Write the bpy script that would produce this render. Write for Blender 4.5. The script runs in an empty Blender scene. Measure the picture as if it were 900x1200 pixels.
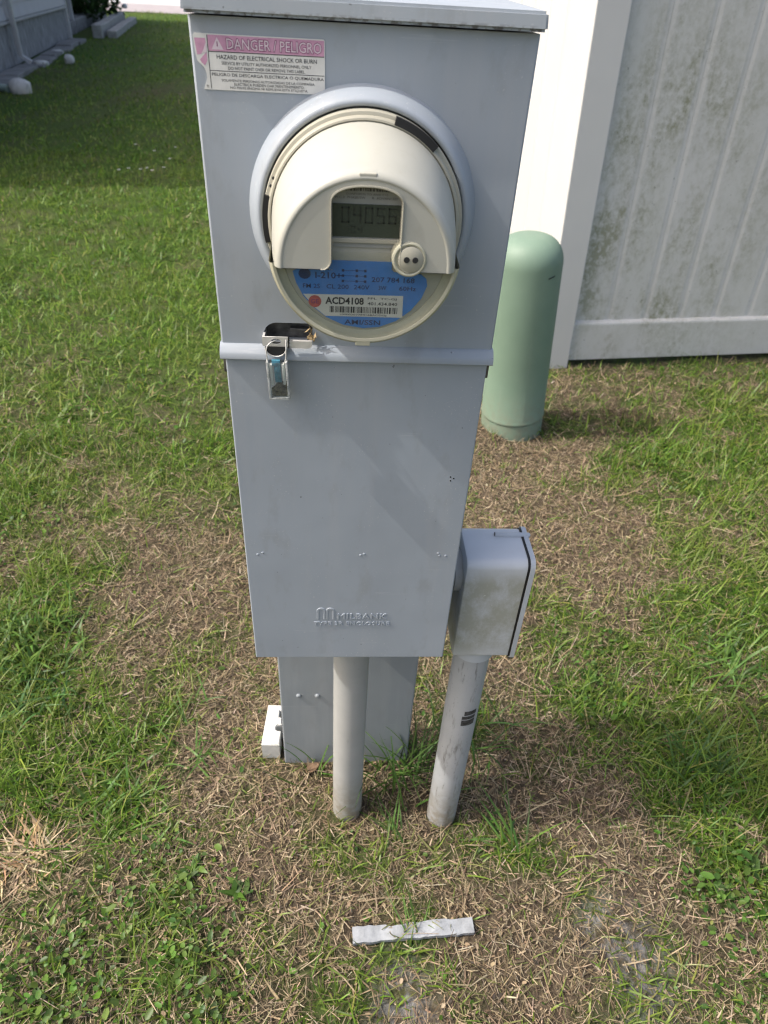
import bpy, bmesh, math, random
import numpy as np
from mathutils import Matrix, Vector

random.seed(7)
rng = np.random.default_rng(11)
scene = bpy.context.scene
COL = scene.collection
R = math.radians

# ------------------------------------------------------------------ camera
cam_d = bpy.data.cameras.new('camera')
cam = bpy.data.objects.new('camera', cam_d)
COL.objects.link(cam)
scene.camera = cam
cam.matrix_world = (Matrix.Translation((-0.01618, -0.66234, 1.38512))
                    @ Matrix.Rotation(R(-4.590), 4, 'Z')
                    @ Matrix.Rotation(R(90 - 37.870), 4, 'X')
                    @ Matrix.Rotation(R(3.479), 4, 'Z'))
cam_d.sensor_fit = 'VERTICAL'
cam_d.sensor_height = 36.0
cam_d.sensor_width = 27.0
cam_d.lens = 24.0
cam_d.clip_start = 0.02
cam_d.clip_end = 2000
cam_d.dof.use_dof = True
cam_d.dof.focus_distance = 0.78
cam_d.dof.aperture_fstop = 8.5

# ------------------------------------------------------------------ sky, sun, exposure
SUN_FROM = Vector((-0.63, -0.064, 0.777)).normalized()
world = bpy.data.worlds.new('World')
scene.world = world
world.use_nodes = True
wn = world.node_tree
sky = wn.nodes.new('ShaderNodeTexSky')
sky.sky_type = 'NISHITA'
sky.sun_disc = False
sky.sun_elevation = math.asin(SUN_FROM.z)
sky.sun_rotation = math.atan2(SUN_FROM.x, SUN_FROM.y)
sky.dust_density = 6.0
sky.air_density = 1.0
sky.ozone_density = 0.6
bg = next(n for n in wn.nodes if n.type == 'BACKGROUND')
bg.inputs['Strength'].default_value = 0.15
wn.links.new(sky.outputs['Color'], bg.inputs['Color'])
sun_d = bpy.data.lights.new('sun', 'SUN')
sun_d.energy = 2.0
sun_d.angle = R(0.53)
sun_d.color = (1.0, 0.97, 0.92)
sun = bpy.data.objects.new('sun', sun_d)
COL.objects.link(sun)
sun.rotation_euler = SUN_FROM.to_track_quat('Z', 'Y').to_euler()
sun.location = (-6, -1, 8)

scene.render.engine = 'CYCLES'
cy = scene.cycles
cy.filter_width = 1.15
cy.max_bounces = 4
cy.diffuse_bounces = 2
cy.glossy_bounces = 2
cy.transmission_bounces = 3
cy.transparent_max_bounces = 6
cy.caustics_reflective = False
cy.caustics_refractive = False
vs = scene.view_settings
vs.view_transform = 'Standard'
vs.look = 'None'
vs.gamma = 1.0
vs.exposure = 0.72
vs.use_curve_mapping = False
scene.render.resolution_x = 768
scene.render.resolution_y = 1024


# ------------------------------------------------------------------ helpers
def thing(name, label, cat, loc=(0, 0, 0), rot=(0, 0, 0), group=None):
    o = bpy.data.objects.new(name, None)
    COL.objects.link(o)
    o.location = loc
    o.rotation_euler = rot
    o.empty_display_size = 0.05
    return tag(o, label, cat, group)


def tag(o, label=None, cat=None, group=None, kind=None):
    if label:
        o['label'] = label
    if cat:
        o['category'] = cat
    if group:
        o['group'] = group
    if kind:
        o['kind'] = kind
    return o


def mesh_obj(name, me, mat, parent=None):
    o = bpy.data.objects.new(name, me)
    COL.objects.link(o)
    if mat is not None and not me.materials:
        me.materials.append(mat)
    if parent is not None:
        o.parent = parent
    return o


class MB:
    """collects shapes of one part"""

    def __init__(self):
        self.v = []
        self.f = []

    def add(self, v, f):
        b = len(self.v)
        self.v += [tuple(p) for p in v]
        self.f += [tuple(i + b for i in q) for q in f]
        return self

    def box(self, x0, x1, y0, y1, z0, z1, bev=0.0, seg=2):
        bm = bmesh.new()
        vs_ = [bm.verts.new((x, y, z)) for x in (x0, x1) for y in (y0, y1) for z in (z0, z1)]
        for q in ((0, 1, 3, 2), (4, 6, 7, 5), (0, 4, 5, 1), (2, 3, 7, 6), (0, 2, 6, 4), (1, 5, 7, 3)):
            bm.faces.new([vs_[i] for i in q])
        if bev > 0:
            bmesh.ops.bevel(bm, geom=bm.edges[:], offset=bev, segments=seg, affect='EDGES', profile=0.5)
        return self.bm(bm)

    def bm(self, bm):
        bm.verts.index_update()
        self.add([v.co[:] for v in bm.verts], [[v.index for v in f.verts] for f in bm.faces])
        bm.free()
        return self

    def lathe(self, prof, axis='Z', c=(0, 0, 0), n=48, a0=0.0, a1=None, cap=True):
        """prof: (radius, height); axis Z upwards or Y towards the viewer (height = -Y)"""
        full = a1 is None
        if full:
            a1 = a0 + 2 * math.pi
        m = n if full else n + 1
        V = []
        for r, h in prof:
            for i in range(m):
                a = a0 + (a1 - a0) * i / n
                if axis == 'Z':
                    V.append((c[0] + r * math.cos(a), c[1] + r * math.sin(a), c[2] + h))
                elif axis == 'Y':
                    V.append((c[0] + r * math.cos(a), c[1] - h, c[2] + r * math.sin(a)))
                else:
                    V.append((c[0] + h, c[1] + r * math.cos(a), c[2] + r * math.sin(a)))
        F = []
        for k in range(len(prof) - 1):
            for i in range(n):
                j = (i + 1) % m
                F.append((k * m + i, k * m + j, (k + 1) * m + j, (k + 1) * m + i))
        if cap and full:
            if prof[0][0] > 1e-6:
                F.append(tuple(range(m - 1, -1, -1)))
            if prof[-1][0] > 1e-6:
                F.append(tuple((len(prof) - 1) * m + i for i in range(m)))
        return self.add(V, F)

    def prism(self, poly, y0, y1, plane='XZ'):
        """2-D outline extruded; XZ extrudes along Y, YZ along X, XY along Z"""
        n = len(poly)
        def P(p, h):
            if plane == 'XZ':
                return (p[0], h, p[1])
            if plane == 'YZ':
                return (h, p[0], p[1])
            return (p[0], p[1], h)
        V = [P(p, y0) for p in poly] + [P(p, y1) for p in poly]
        F = [tuple(range(n)), tuple(range(2 * n - 1, n - 1, -1))]
        F += [(i, i + n, (i + 1) % n + n, (i + 1) % n) for i in range(n)]
        return self.add(V, F)

    def tube(self, pts, r, n=8):
        V, F = [], []
        pts = [Vector(p) for p in pts]
        rr = r if isinstance(r, (list, tuple)) else [r] * len(pts)
        up = Vector((0.3, 0.9, 0.2))
        for k, p in enumerate(pts):
            t = (pts[min(k + 1, len(pts) - 1)] - pts[max(k - 1, 0)]).normalized()
            a = t.cross(up).normalized()
            b = t.cross(a)
            for i in range(n):
                an = 2 * math.pi * i / n
                V.append(p + (a * math.cos(an) + b * math.sin(an)) * rr[k])
        for k in range(len(pts) - 1):
            for i in range(n):
                j = (i + 1) % n
                F.append((k * n + i, k * n + j, (k + 1) * n + j, (k + 1) * n + i))
        F.append(tuple(range(n)))
        F.append(tuple((len(pts) - 1) * n + i for i in range(n - 1, -1, -1)))
        return self.add(V, F)

    def mesh(self, name, smooth=None):
        me = bpy.data.meshes.new(name)
        me.from_pydata(self.v, [], self.f)
        bm = bmesh.new()
        bm.from_mesh(me)
        bmesh.ops.recalc_face_normals(bm, faces=bm.faces[:])
        bm.to_mesh(me)
        bm.free()
        if smooth is not None:
            me.polygons.foreach_set('use_smooth', [True] * len(me.polygons))
            me.set_sharp_from_angle(angle=R(smooth))
        return me

    def build(self, name, mat, parent=None, smooth=None):
        return mesh_obj(name, self.mesh(name, smooth), mat, parent)


def rounded(x0, x1, z0, z1, r, n=5):
    rs = r if isinstance(r, (list, tuple)) else (r,) * 4      # bl br tr tl
    out = []
    for (cx, cz, a, rad) in ((x0 + rs[0], z0 + rs[0], 180, rs[0]), (x1 - rs[1], z0 + rs[1], 270, rs[1]),
                             (x1 - rs[2], z1 - rs[2], 0, rs[2]), (x0 + rs[3], z1 - rs[3], 90, rs[3])):
        for i in range(n + 1):
            t = R(a + 90 * i / n)
            out.append((cx + rad * math.cos(t), cz + rad * math.sin(t)))
    return out


def sheet_with_holes(outer, holes, y, depth, mb):
    """flat XZ sheet facing -Y with holes; hole walls run back by depth"""
    bm = bmesh.new()
    edges = []
    loops = []
    for lp in [outer] + holes:
        vv = [bm.verts.new((p[0], y, p[1])) for p in lp]
        loops.append(vv)
        edges += [bm.edges.new((vv[i], vv[(i + 1) % len(vv)])) for i in range(len(vv))]
    bmesh.ops.triangle_fill(bm, edges=edges, use_beauty=True)
    for vv in loops[1:]:
        w = [bm.verts.new((v.co.x, y + depth, v.co.z)) for v in vv]
        for i in range(len(vv)):
            j = (i + 1) % len(vv)
            bm.faces.new((vv[i], w[i], w[j], vv[j]))
    return mb.bm(bm)


def text_into(mb, s, x0, x1, z0, z1, y, bold=0.0, extrude=0.0, bevel=0.0, outline=False, space=1.0):
    """printed or raised text fitted into a rectangle of the XZ plane, facing -Y"""
    cu = bpy.data.curves.new('t', 'FONT')
    cu.body = s
    cu.size = 1.0
    cu.resolution_u = 2
    cu.space_character = space
    cu.offset = bold * 1.5 if not outline else 0.03
    if extrude > 0:
        cu.extrude = 0.03
        cu.bevel_depth = bevel
        cu.bevel_resolution = 1
    if outline:
        cu.fill_mode = 'NONE'
        cu.bevel_depth = 0.020
        cu.bevel_resolution = 0
    o = bpy.data.objects.new('t', cu)
    COL.objects.link(o)
    dg = bpy.context.evaluated_depsgraph_get()
    me = bpy.data.meshes.new_from_object(o.evaluated_get(dg))
    n = len(me.vertices)
    co = np.empty(n * 3)
    me.vertices.foreach_get('co', co)
    co = co.reshape(-1, 3)
    mn, mx = co.min(0), co.max(0)
    X = x0 + (co[:, 0] - mn[0]) / (mx[0] - mn[0]) * (x1 - x0)
    Z = z0 + (co[:, 1] - mn[1]) / (mx[1] - mn[1]) * (z1 - z0)
    F = [tuple(p.vertices) for p in me.polygons]
    if outline:
        Y = np.full(n, y) - co[:, 2] * 0.001
        mb.add(np.stack([X, Y, Z], 1), F)
    elif extrude > 0:
        zc = co[:, 2]
        Y = y + 0.0002 - (zc - mn[2]) / (mx[2] - mn[2]) * (extrude + 0.0002)
        mb.add(np.stack([X, Y, Z], 1), F)
    else:
        mb.add(np.stack([X, np.full(n, y), Z], 1), F)
    bpy.data.objects.remove(o)
    bpy.data.curves.remove(cu)
    bpy.data.meshes.remove(me)
    return mb


def flat(mb, poly, y):
    mb.add([(p[0], y, p[1]) for p in poly], [tuple(range(len(poly)))])
    return mb


def rect(x0, x1, z0, z1):
    return [(x0, z0), (x1, z0), (x1, z1), (x0, z1)]


def barcode(mb, x0, x1, z0, z1, y, n, seed):
    r_ = random.Random(seed)
    x = x0
    u = (x1 - x0) / (n * 2.0)
    while x < x1 - u:
        w = u * r_.choice((0.6, 0.6, 1.2, 1.7))
        flat(mb, rect(x, min(x + w, x1), z0, z1), y)
        x += w + u * r_.choice((0.6, 0.6, 1.1))
    return mb


# ------------------------------------------------------------------ materials
def new_mat(name):
    m = bpy.data.materials.new(name)
    m.use_nodes = True
    nt = m.node_tree
    b = next(n for n in nt.nodes if n.type == 'BSDF_PRINCIPLED')
    return m, nt, b


def noise(nt, scale, detail=4, rough=0.55, vec=None, stretch=None):
    tc = nt.nodes.new('ShaderNodeTexCoord')
    n = nt.nodes.new('ShaderNodeTexNoise')
    n.inputs['Scale'].default_value = scale
    n.inputs['Detail'].default_value = detail
    n.inputs['Roughness'].default_value = rough
    if stretch:
        mp = nt.nodes.new('ShaderNodeMapping')
        mp.inputs['Scale'].default_value = stretch
        nt.links.new(tc.outputs['Object'], mp.inputs['Vector'])
        nt.links.new(mp.outputs['Vector'], n.inputs['Vector'])
    else:
        nt.links.new(tc.outputs['Object'], n.inputs['Vector'])
    return n.outputs['Fac']


def ramp(nt, fac, stops):
    r_ = nt.nodes.new('ShaderNodeValToRGB')
    els = r_.color_ramp.elements
    while len(els) < len(stops):
        els.new(0.5)
    for e, (p, c) in zip(els, stops):
        e.position = p
        e.color = (c[0], c[1], c[2], 1) if not isinstance(c, (int, float)) else (c, c, c, 1)
    nt.links.new(fac, r_.inputs['Fac'])
    return r_.outputs['Color']


def mix(nt, fac, a, b, mode='MIX'):
    m = nt.nodes.new('ShaderNodeMix')
    m.data_type = 'RGBA'
    m.blend_type = mode
    for sock, val in ((m.inputs['Factor'], fac), (m.inputs['A'], a), (m.inputs['B'], b)):
        if isinstance(val, (int, float)):
            sock.default_value = val
        elif isinstance(val, (tuple, list)):
            sock.default_value = (val[0], val[1], val[2], 1)
        else:
            nt.links.new(val, sock)
    return m.outputs['Result']


def math_n(nt, op, a, b=None, clamp=False):
    m = nt.nodes.new('ShaderNodeMath')
    m.operation = op
    m.use_clamp = clamp
    for i, val in enumerate((a, b)):
        if val is None:
            continue
        if isinstance(val, (int, float)):
            m.inputs[i].default_value = val
        else:
            nt.links.new(val, m.inputs[i])
    return m.outputs[0]


def sep_obj(nt):
    tc = nt.nodes.new('ShaderNodeTexCoord')
    s = nt.nodes.new('ShaderNodeSeparateXYZ')
    nt.links.new(tc.outputs['Object'], s.inputs[0])
    return s.outputs


def bump(nt, b, fac, strength=0.2, dist=0.002):
    bp = nt.nodes.new('ShaderNodeBump')
    bp.inputs['Strength'].default_value = strength
    bp.inputs['Distance'].default_value = dist
    nt.links.new(fac, bp.inputs['Height'])
    nt.links.new(bp.outputs['Normal'], b.inputs['Normal'])


def plain(name, c, rough=0.5, metal=0.0, var=0.12, scale=30, bmp=0.0, bscale=200, spec=0.5, stretch=None):
    m, nt, b = new_mat(name)
    f = noise(nt, scale, stretch=stretch)
    c0 = tuple(x * (1 - var) for x in c)
    c1 = tuple(min(1, x * (1 + var)) for x in c)
    nt.links.new(ramp(nt, f, [(0.3, c0), (0.7, c1)]), b.inputs['Base Color'])
    b.inputs['Roughness'].default_value = rough
    b.inputs['Metallic'].default_value = metal
    b.inputs['Specular IOR Level'].default_value = spec
    if bmp > 0:
        bump(nt, b, noise(nt, bscale, 3), bmp)
    return m


def paint_mat(name, c, dust=0.5, chip_z=None):
    """sprayed grey enamel on sheet steel: faint clouding, runs, dust specks, worn chips"""
    m, nt, b = new_mat(name)
    col = ramp(nt, noise(nt, 9, 3), [(0.3, tuple(x * 0.95 for x in c)), (0.72, tuple(x * 1.05 for x in c))])
    runs = noise(nt, 30, 4, 0.6, stretch=(1, 1, 0.07))
    col = mix(nt, ramp(nt, runs, [(0.50, 0.0), (0.75, 0.38)]), col, (0.44, 0.45, 0.46))
    smear = noise(nt, 26, 5, 0.65, stretch=(1.0, 1.0, 0.45))
    col = mix(nt, ramp(nt, smear, [(0.56, 0.0), (0.70, 0.42)]), col, (0.285, 0.295, 0.30))
    scr = noise(nt, 55, 3, 0.5, stretch=(0.12, 1.0, 2.2))
    col = mix(nt, ramp(nt, scr, [(0.68, 0.0), (0.70, 0.28), (0.72, 0.0)]), col, (0.55, 0.56, 0.57))
    spk = noise(nt, 420, 2, 0.5)
    big = noise(nt, 14, 2)
    k = math_n(nt, 'MULTIPLY', ramp(nt, spk, [(0.66, 0.0), (0.72, 1.0)]), ramp(nt, big, [(0.48, 0.0), (0.62, dust)]))
    col = mix(nt, k, col, (0.62, 0.61, 0.58))
    dk = noise(nt, 170, 2, 0.5)
    col = mix(nt, ramp(nt, dk, [(0.765, 0.0), (0.785, 0.6)]), col, (0.10, 0.10, 0.10))
    if chip_z is not None:
        z = sep_obj(nt)['Z']
        e = math_n(nt, 'SUBTRACT', 1.0, math_n(nt, 'MULTIPLY', math_n(nt, 'ABSOLUTE', math_n(nt, 'SUBTRACT', z, chip_z)), 260), True)
        ch = math_n(nt, 'MULTIPLY', ramp(nt, noise(nt, 120, 5, 0.7), [(0.5, 0.0), (0.56, 1.0)]), e)
        col = mix(nt, ch, col, (0.13, 0.115, 0.10))
    nt.links.new(col, b.inputs['Base Color'])
    rg = ramp(nt, noise(nt, 22, 4), [(0.3, 0.36), (0.7, 0.52)])
    nt.links.new(rg, b.inputs['Roughness'])
    wav = math_n(nt, 'ADD', math_n(nt, 'MULTIPLY', noise(nt, 900, 2), 0.06), math_n(nt, 'MULTIPLY', noise(nt, 7, 2), 6.0))
    bump(nt, b, wav, 0.22, 0.0010)
    return m


GREY = (0.362, 0.400, 0.442)
M = {}
M['paint'] = paint_mat('grey enamel', GREY)
M['paint_cap'] = paint_mat('grey enamel worn', (0.37, 0.405, 0.435), 0.4, 1.3590)
M['paint_post'] = paint_mat('grey enamel post', (0.30, 0.33, 0.352), 0.3)
M['steel'] = plain('bare steel', (0.72, 0.71, 0.69), 0.38, 0.35, 0.12, 60, 0.1, 300)
M['dark_steel_and_notch'] = plain('tarnished steel and notch shade', (0.16, 0.155, 0.15), 0.45, 0.8, 0.5, 90)  # metal of the latch; also the dark of the side notches
M['black'] = plain('black rubber', (0.012, 0.012, 0.013), 0.55, 0, 0.2)
M['hole'] = plain('dark opening', (0.02, 0.02, 0.02), 0.8)
M['print'] = plain('black ink', (0.025, 0.025, 0.03), 0.6, 0, 0.3, 400)
M['print_soft'] = plain('faded ink', (0.09, 0.085, 0.085), 0.6, 0, 0.3, 400)


def cream_mat(name, c, rough=0.42):
    m, nt, b = new_mat(name)
    col = ramp(nt, noise(nt, 18, 4), [(0.3, tuple(x * 0.95 for x in c)), (0.7, tuple(min(1, x * 1.03) for x in c))])
    col = mix(nt, ramp(nt, noise(nt, 60, 5, 0.7), [(0.55, 0.0), (0.8, 0.3)]), col, (0.38, 0.35, 0.25))
    nt.links.new(col, b.inputs['Base Color'])
    b.inputs['Roughness'].default_value = rough
    b.inputs['Subsurface Weight'].default_value = 0.0
    bump(nt, b, noise(nt, 700, 2), 0.06, 0.0005)
    return m


M['cream'] = cream_mat('meter hood plastic', (0.475, 0.468, 0.405))
M['cream_dull'] = cream_mat('meter base plastic', (0.42, 0.40, 0.32), 0.5)
M['rim'] = cream_mat('yellowed cover rim', (0.50, 0.48, 0.36), 0.25)
M['plate'] = cream_mat('meter face plate', (0.46, 0.445, 0.37), 0.55)
M['blue'] = plain('blue nameplate', (0.060, 0.24, 0.66), 0.45, 0, 0.1, 60)
M['blue_ink'] = plain('dark blue ink', (0.02, 0.04, 0.13), 0.5, 0, 0.2)
M['paper'] = plain('white paper label', (0.72, 0.71, 0.67), 0.6, 0, 0.06, 80)
M['paper_dull'] = plain('grey paper strip', (0.34, 0.34, 0.31), 0.5, 0, 0.06, 80)
M['lcd'] = plain('lcd glass', (0.050, 0.062, 0.048), 0.25, 0, 0.1, 40)
M['lcd_ink'] = plain('lcd segment', (0.022, 0.027, 0.022), 0.4, 0, 0.1)
M['pink'] = plain('faded red print', (0.60, 0.32, 0.45), 0.55, 0, 0.14, 120)
M['maroon'] = plain('maroon outline', (0.25, 0.05, 0.15), 0.55, 0, 0.2, 120)
M['red'] = plain('faded red seal', (0.52, 0.10, 0.09), 0.55, 0, 0.2, 300)


def clear_mat(name, tint, base=(0.5, 0.5, 0.42), body=0.06):
    m, nt, b = new_mat(name)
    out = next(n for n in nt.nodes if n.type == 'OUTPUT_MATERIAL')
    tr = nt.nodes.new('ShaderNodeBsdfTransparent')
    tr.inputs['Color'].default_value = (*tint, 1)
    b.inputs['Base Color'].default_value = (*base, 1)
    b.inputs['Roughness'].default_value = 0.12
    lw = nt.nodes.new('ShaderNodeFresnel')
    lw.inputs['IOR'].default_value = 1.4
    sm = noise(nt, 70, 5, 0.7)
    k = math_n(nt, 'ADD', math_n(nt, 'MULTIPLY', lw.outputs[0], 0.6), ramp(nt, sm, [(0.35, body * 0.3), (0.75, body * 2)]), True)
    ms = nt.nodes.new('ShaderNodeMixShader')
    nt.links.new(k, ms.inputs[0])
    nt.links.new(tr.outputs[0], ms.inputs[1])
    nt.links.new(b.outputs[0], ms.inputs[2])
    nt.links.new(ms.outputs[0], out.inputs['Surface'])
    return m


M['clear'] = clear_mat('clear polycarbonate', (0.96, 0.97, 0.93), body=0.05)
M['clear_seal'] = clear_mat('clear seal plastic', (0.95, 0.97, 0.96), (0.75, 0.78, 0.76), 0.05)
M['seal_rim'] = clear_mat('cloudy seal plastic', (0.95, 0.97, 0.96), (0.80, 0.82, 0.80), 0.45)


def pvc_mat(name, c, streak=0.5):
    m, nt, b = new_mat(name)
    col = ramp(nt, noise(nt, 14, 4), [(0.3, tuple(x * 0.93 for x in c)), (0.7, tuple(x * 1.05 for x in c))])
    col = mix(nt, ramp(nt, noise(nt, 90, 5, 0.7, stretch=(1, 1, 0.16)), [(0.66 - 0.14 * streak, 0.0), (0.78 - 0.14 * streak, streak)]), col, (0.14, 0.135, 0.125))
    col = mix(nt, ramp(nt, noise(nt, 240, 3, 0.6), [(0.66, 0.0), (0.72, streak)]), col, (0.10, 0.10, 0.10))
    z = sep_obj(nt)['Z']
    low = math_n(nt, 'SUBTRACT', 1.0, math_n(nt, 'MULTIPLY', z, 6.0), True)
    col = mix(nt, math_n(nt, 'MULTIPLY', low, ramp(nt, noise(nt, 45, 5, 0.7), [(0.32, 0.0), (0.58, 0.9)])), col, (0.24, 0.205, 0.14))
    nt.links.new(col, b.inputs['Base Color'])
    b.inputs['Roughness'].default_value = 0.48
    bump(nt, b, noise(nt, 300, 3), 0.08, 0.0008)
    return m


M['pvc'] = pvc_mat('grey pvc', (0.40, 0.40, 0.385), 0.25)
M['pvc_scuffed'] = pvc_mat('grey pvc scuffed', (0.43, 0.44, 0.45), 0.75)


def jbox_mat():
    m, nt, b = new_mat('grey box with algae')
    c = (0.60, 0.62, 0.64)
    col = ramp(nt, noise(nt, 14, 4), [(0.3, tuple(x * 0.95 for x in c)), (0.7, tuple(x * 1.05 for x in c))])
    s = sep_obj(nt)
    zt = ramp(nt, s['Z'], [(0.556, 0.35), (0.585, 0.95), (0.71, 1.0), (0.742, 0.0)])
    gr = math_n(nt, 'MULTIPLY', ramp(nt, noise(nt, 24, 6, 0.75, stretch=(1, 1, 0.7)), [(0.32, 0.12), (0.56, 1.0)]), zt)
    col = mix(nt, math_n(nt, 'MULTIPLY', gr, 0.85), col, (0.36, 0.355, 0.28))
    sc = ramp(nt, noise(nt, 130, 3, 0.6), [(0.70, 0.0), (0.735, 0.8)])
    col = mix(nt, sc, col, (0.62, 0.62, 0.58))
    nt.links.new(col, b.inputs['Base Color'])
    b.inputs['Roughness'].default_value = 0.42
    bump(nt, b, noise(nt, 400, 3), 0.07, 0.0008)
    return m


M['jbox'] = jbox_mat()
M['jbox_lid'] = plain('grey box lid', (0.50, 0.525, 0.55), 0.45, 0, 0.06)
M['green'], nt, b = new_mat('green pedestal plastic')
col = ramp(nt, noise(nt, 6, 4), [(0.3, (0.165, 0.245, 0.180)), (0.7, (0.195, 0.280, 0.208))])
col = mix(nt, ramp(nt, noise(nt, 30, 5, 0.7, stretch=(1, 1, 0.10)), [(0.55, 0.0), (0.75, 0.30)]), col, (0.26, 0.31, 0.25))
zz = sep_obj(nt)['Z']
col = mix(nt, math_n(nt, 'MULTIPLY', math_n(nt, 'SUBTRACT', 1.0, math_n(nt, 'MULTIPLY', zz, 4.5), True), ramp(nt, noise(nt, 40, 5, 0.7), [(0.35, 0.0), (0.65, 0.6)])), col, (0.20, 0.17, 0.12))
nt.links.new(col, b.inputs['Base Color'])
b.inputs['Roughness'].default_value = 0.55
bump(nt, b, noise(nt, 300, 3), 0.06)
M['white_block'] = plain('white plastic', (0.70, 0.69, 0.64), 0.55, 0, 0.10, 70, 0.1, 200)
M['weathered'] = plain('weathered plastic strip', (0.29, 0.305, 0.32), 0.6, 0, 0.3, 45, 0.25, 160)


def vinyl_mat(name, mould):
    m, nt, b = new_mat(name)
    c = (0.69, 0.68, 0.66)
    col = ramp(nt, noise(nt, 5, 3), [(0.3, tuple(x * 0.97 for x in c)), (0.7, c)])
    if mould > 0:
        tc = nt.nodes.new('ShaderNodeNewGeometry')
        s = nt.nodes.new('ShaderNodeSeparateXYZ')
        nt.links.new(tc.outputs['Position'], s.inputs[0])
        def wn_(scale, st, d=5, r_=0.65):
            mp = nt.nodes.new('ShaderNodeMapping')
            mp.inputs['Scale'].default_value = st
            nt.links.new(tc.outputs['Position'], mp.inputs['Vector'])
            n = nt.nodes.new('ShaderNodeTexNoise')
            n.inputs['Scale'].default_value = scale
            n.inputs['Detail'].default_value = d
            n.inputs['Roughness'].default_value = r_
            nt.links.new(mp.outputs['Vector'], n.inputs['Vector'])
            return n.outputs['Fac']
        patch = ramp(nt, wn_(4.2, (1.0, 1.0, 0.55), 6, 0.7), [(0.41, 0.0), (0.62, 1.0)])
        ob = sep_obj(nt)
        fr = math_n(nt, 'FRACT', math_n(nt, 'DIVIDE', math_n(nt, 'SUBTRACT', ob['X'], math_n(nt, 'MULTIPLY', ob['Z'], -0.052)), 0.178))
        joint = ramp(nt, math_n(nt, 'MULTIPLY', math_n(nt, 'ABSOLUTE', math_n(nt, 'SUBTRACT', fr, 0.5)), 2.0), [(0.55, 1.0), (0.92, 0.25)])
        patch = math_n(nt, 'MULTIPLY', patch, joint) if mould > 1 else patch
        lowz = ramp(nt, math_n(nt, 'MULTIPLY', s.outputs['Z'], 0.5), [(0.0, 0.9), (0.25, 1.0), (0.40, 0.75), (0.7, 0.40)])
        leftx = ramp(nt, math_n(nt, 'MULTIPLY', s.outputs['X'], 0.4), [(0.42, 1.0), (0.60, 0.65), (0.75, 0.35), (0.9, 0.3)])
        grain = ramp(nt, wn_(45, (1, 1, 0.8), 5, 0.75), [(0.38, 0.10), (0.64, 1.0)])
        k = math_n(nt, 'MULTIPLY', math_n(nt, 'MULTIPLY', patch, grain), math_n(nt, 'MULTIPLY', lowz, leftx))
        col = mix(nt, math_n(nt, 'MULTIPLY', k, mould, True), col, (0.235, 0.235, 0.135))
        film = math_n(nt, 'MULTIPLY', ramp(nt, wn_(3.0, (1, 1, 0.5)), [(0.3, 0.15), (0.7, 0.55)]), joint)
        col = mix(nt, film, col, (0.60, 0.60, 0.555))
        sp = math_n(nt, 'MULTIPLY', ramp(nt, wn_(95, (1, 1, 0.8), 2), [(0.68, 0.0), (0.73, 0.8)]),
                    ramp(nt, wn_(6, (1, 1, 1), 3), [(0.42, 0.0), (0.6, 1.0)]))
        col = mix(nt, sp, col, (0.17, 0.17, 0.13))
    nt.links.new(col, b.inputs['Base Color'])
    b.inputs['Roughness'].default_value = 0.5
    bump(nt, b, noise(nt, 120, 3), 0.06, 0.001)
    return m


M['vinyl'] = vinyl_mat('white vinyl mouldy', 2.2)
M['vinyl_rail'] = vinyl_mat('white vinyl rail', 1.0 - 1e-6 + 0.0)
M['vinyl_clean'] = vinyl_mat('white vinyl', 0.0)
M['siding'] = plain('lavender grey siding', (0.46, 0.45, 0.50), 0.55, 0, 0.06, 3)
M['skirt'] = plain('grey skirting', (0.24, 0.24, 0.25), 0.8, 0, 0.6, 9, 0.3, 60, stretch=(3, 3, 0.5))
M['skirt_cap'] = plain('pale skirting cap', (0.40, 0.39, 0.42), 0.6, 0, 0.1, 8)
M['trim'] = plain('white trim', (0.52, 0.51, 0.52), 0.5, 0, 0.08, 6)
M['roof'] = plain('grey roof shingle', (0.14, 0.135, 0.13), 0.9, 0, 0.3, 20, 0.4, 60)
M['recess_shade'] = plain('porch wall with recess shade', (0.05, 0.048, 0.05), 0.8, 0, 0.3, 5)  # shade of the set-back recess put into the wall colour
M['concrete'] = plain('grey concrete', (0.34, 0.33, 0.31), 0.9, 0, 0.25, 12, 0.4, 90)
M['concrete_dark'] = plain('darker concrete', (0.20, 0.195, 0.19), 0.9, 0, 0.35, 8, 0.4, 90)  # darker tone than the planter blocks
M['rock'] = plain('white rock', (0.55, 0.53, 0.50), 0.85, 0, 0.15, 20, 0.4, 60)
M['pale_green'] = plain('pale green pipe plastic', (0.30, 0.38, 0.34), 0.5, 0, 0.08, 10)
M['asphalt'] = plain('sun bleached road', (0.52, 0.51, 0.50), 0.9, 0, 0.08, 3)
M['sidewalk'] = plain('pinkish pavement', (0.36, 0.32, 0.32), 0.9, 0, 0.1, 2)
M['bark'] = plain('bark', (0.09, 0.07, 0.05), 0.9, 0, 0.3, 20)
M['petal'] = plain('white petal', (0.72, 0.70, 0.70), 0.6, 0, 0.05)


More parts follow.
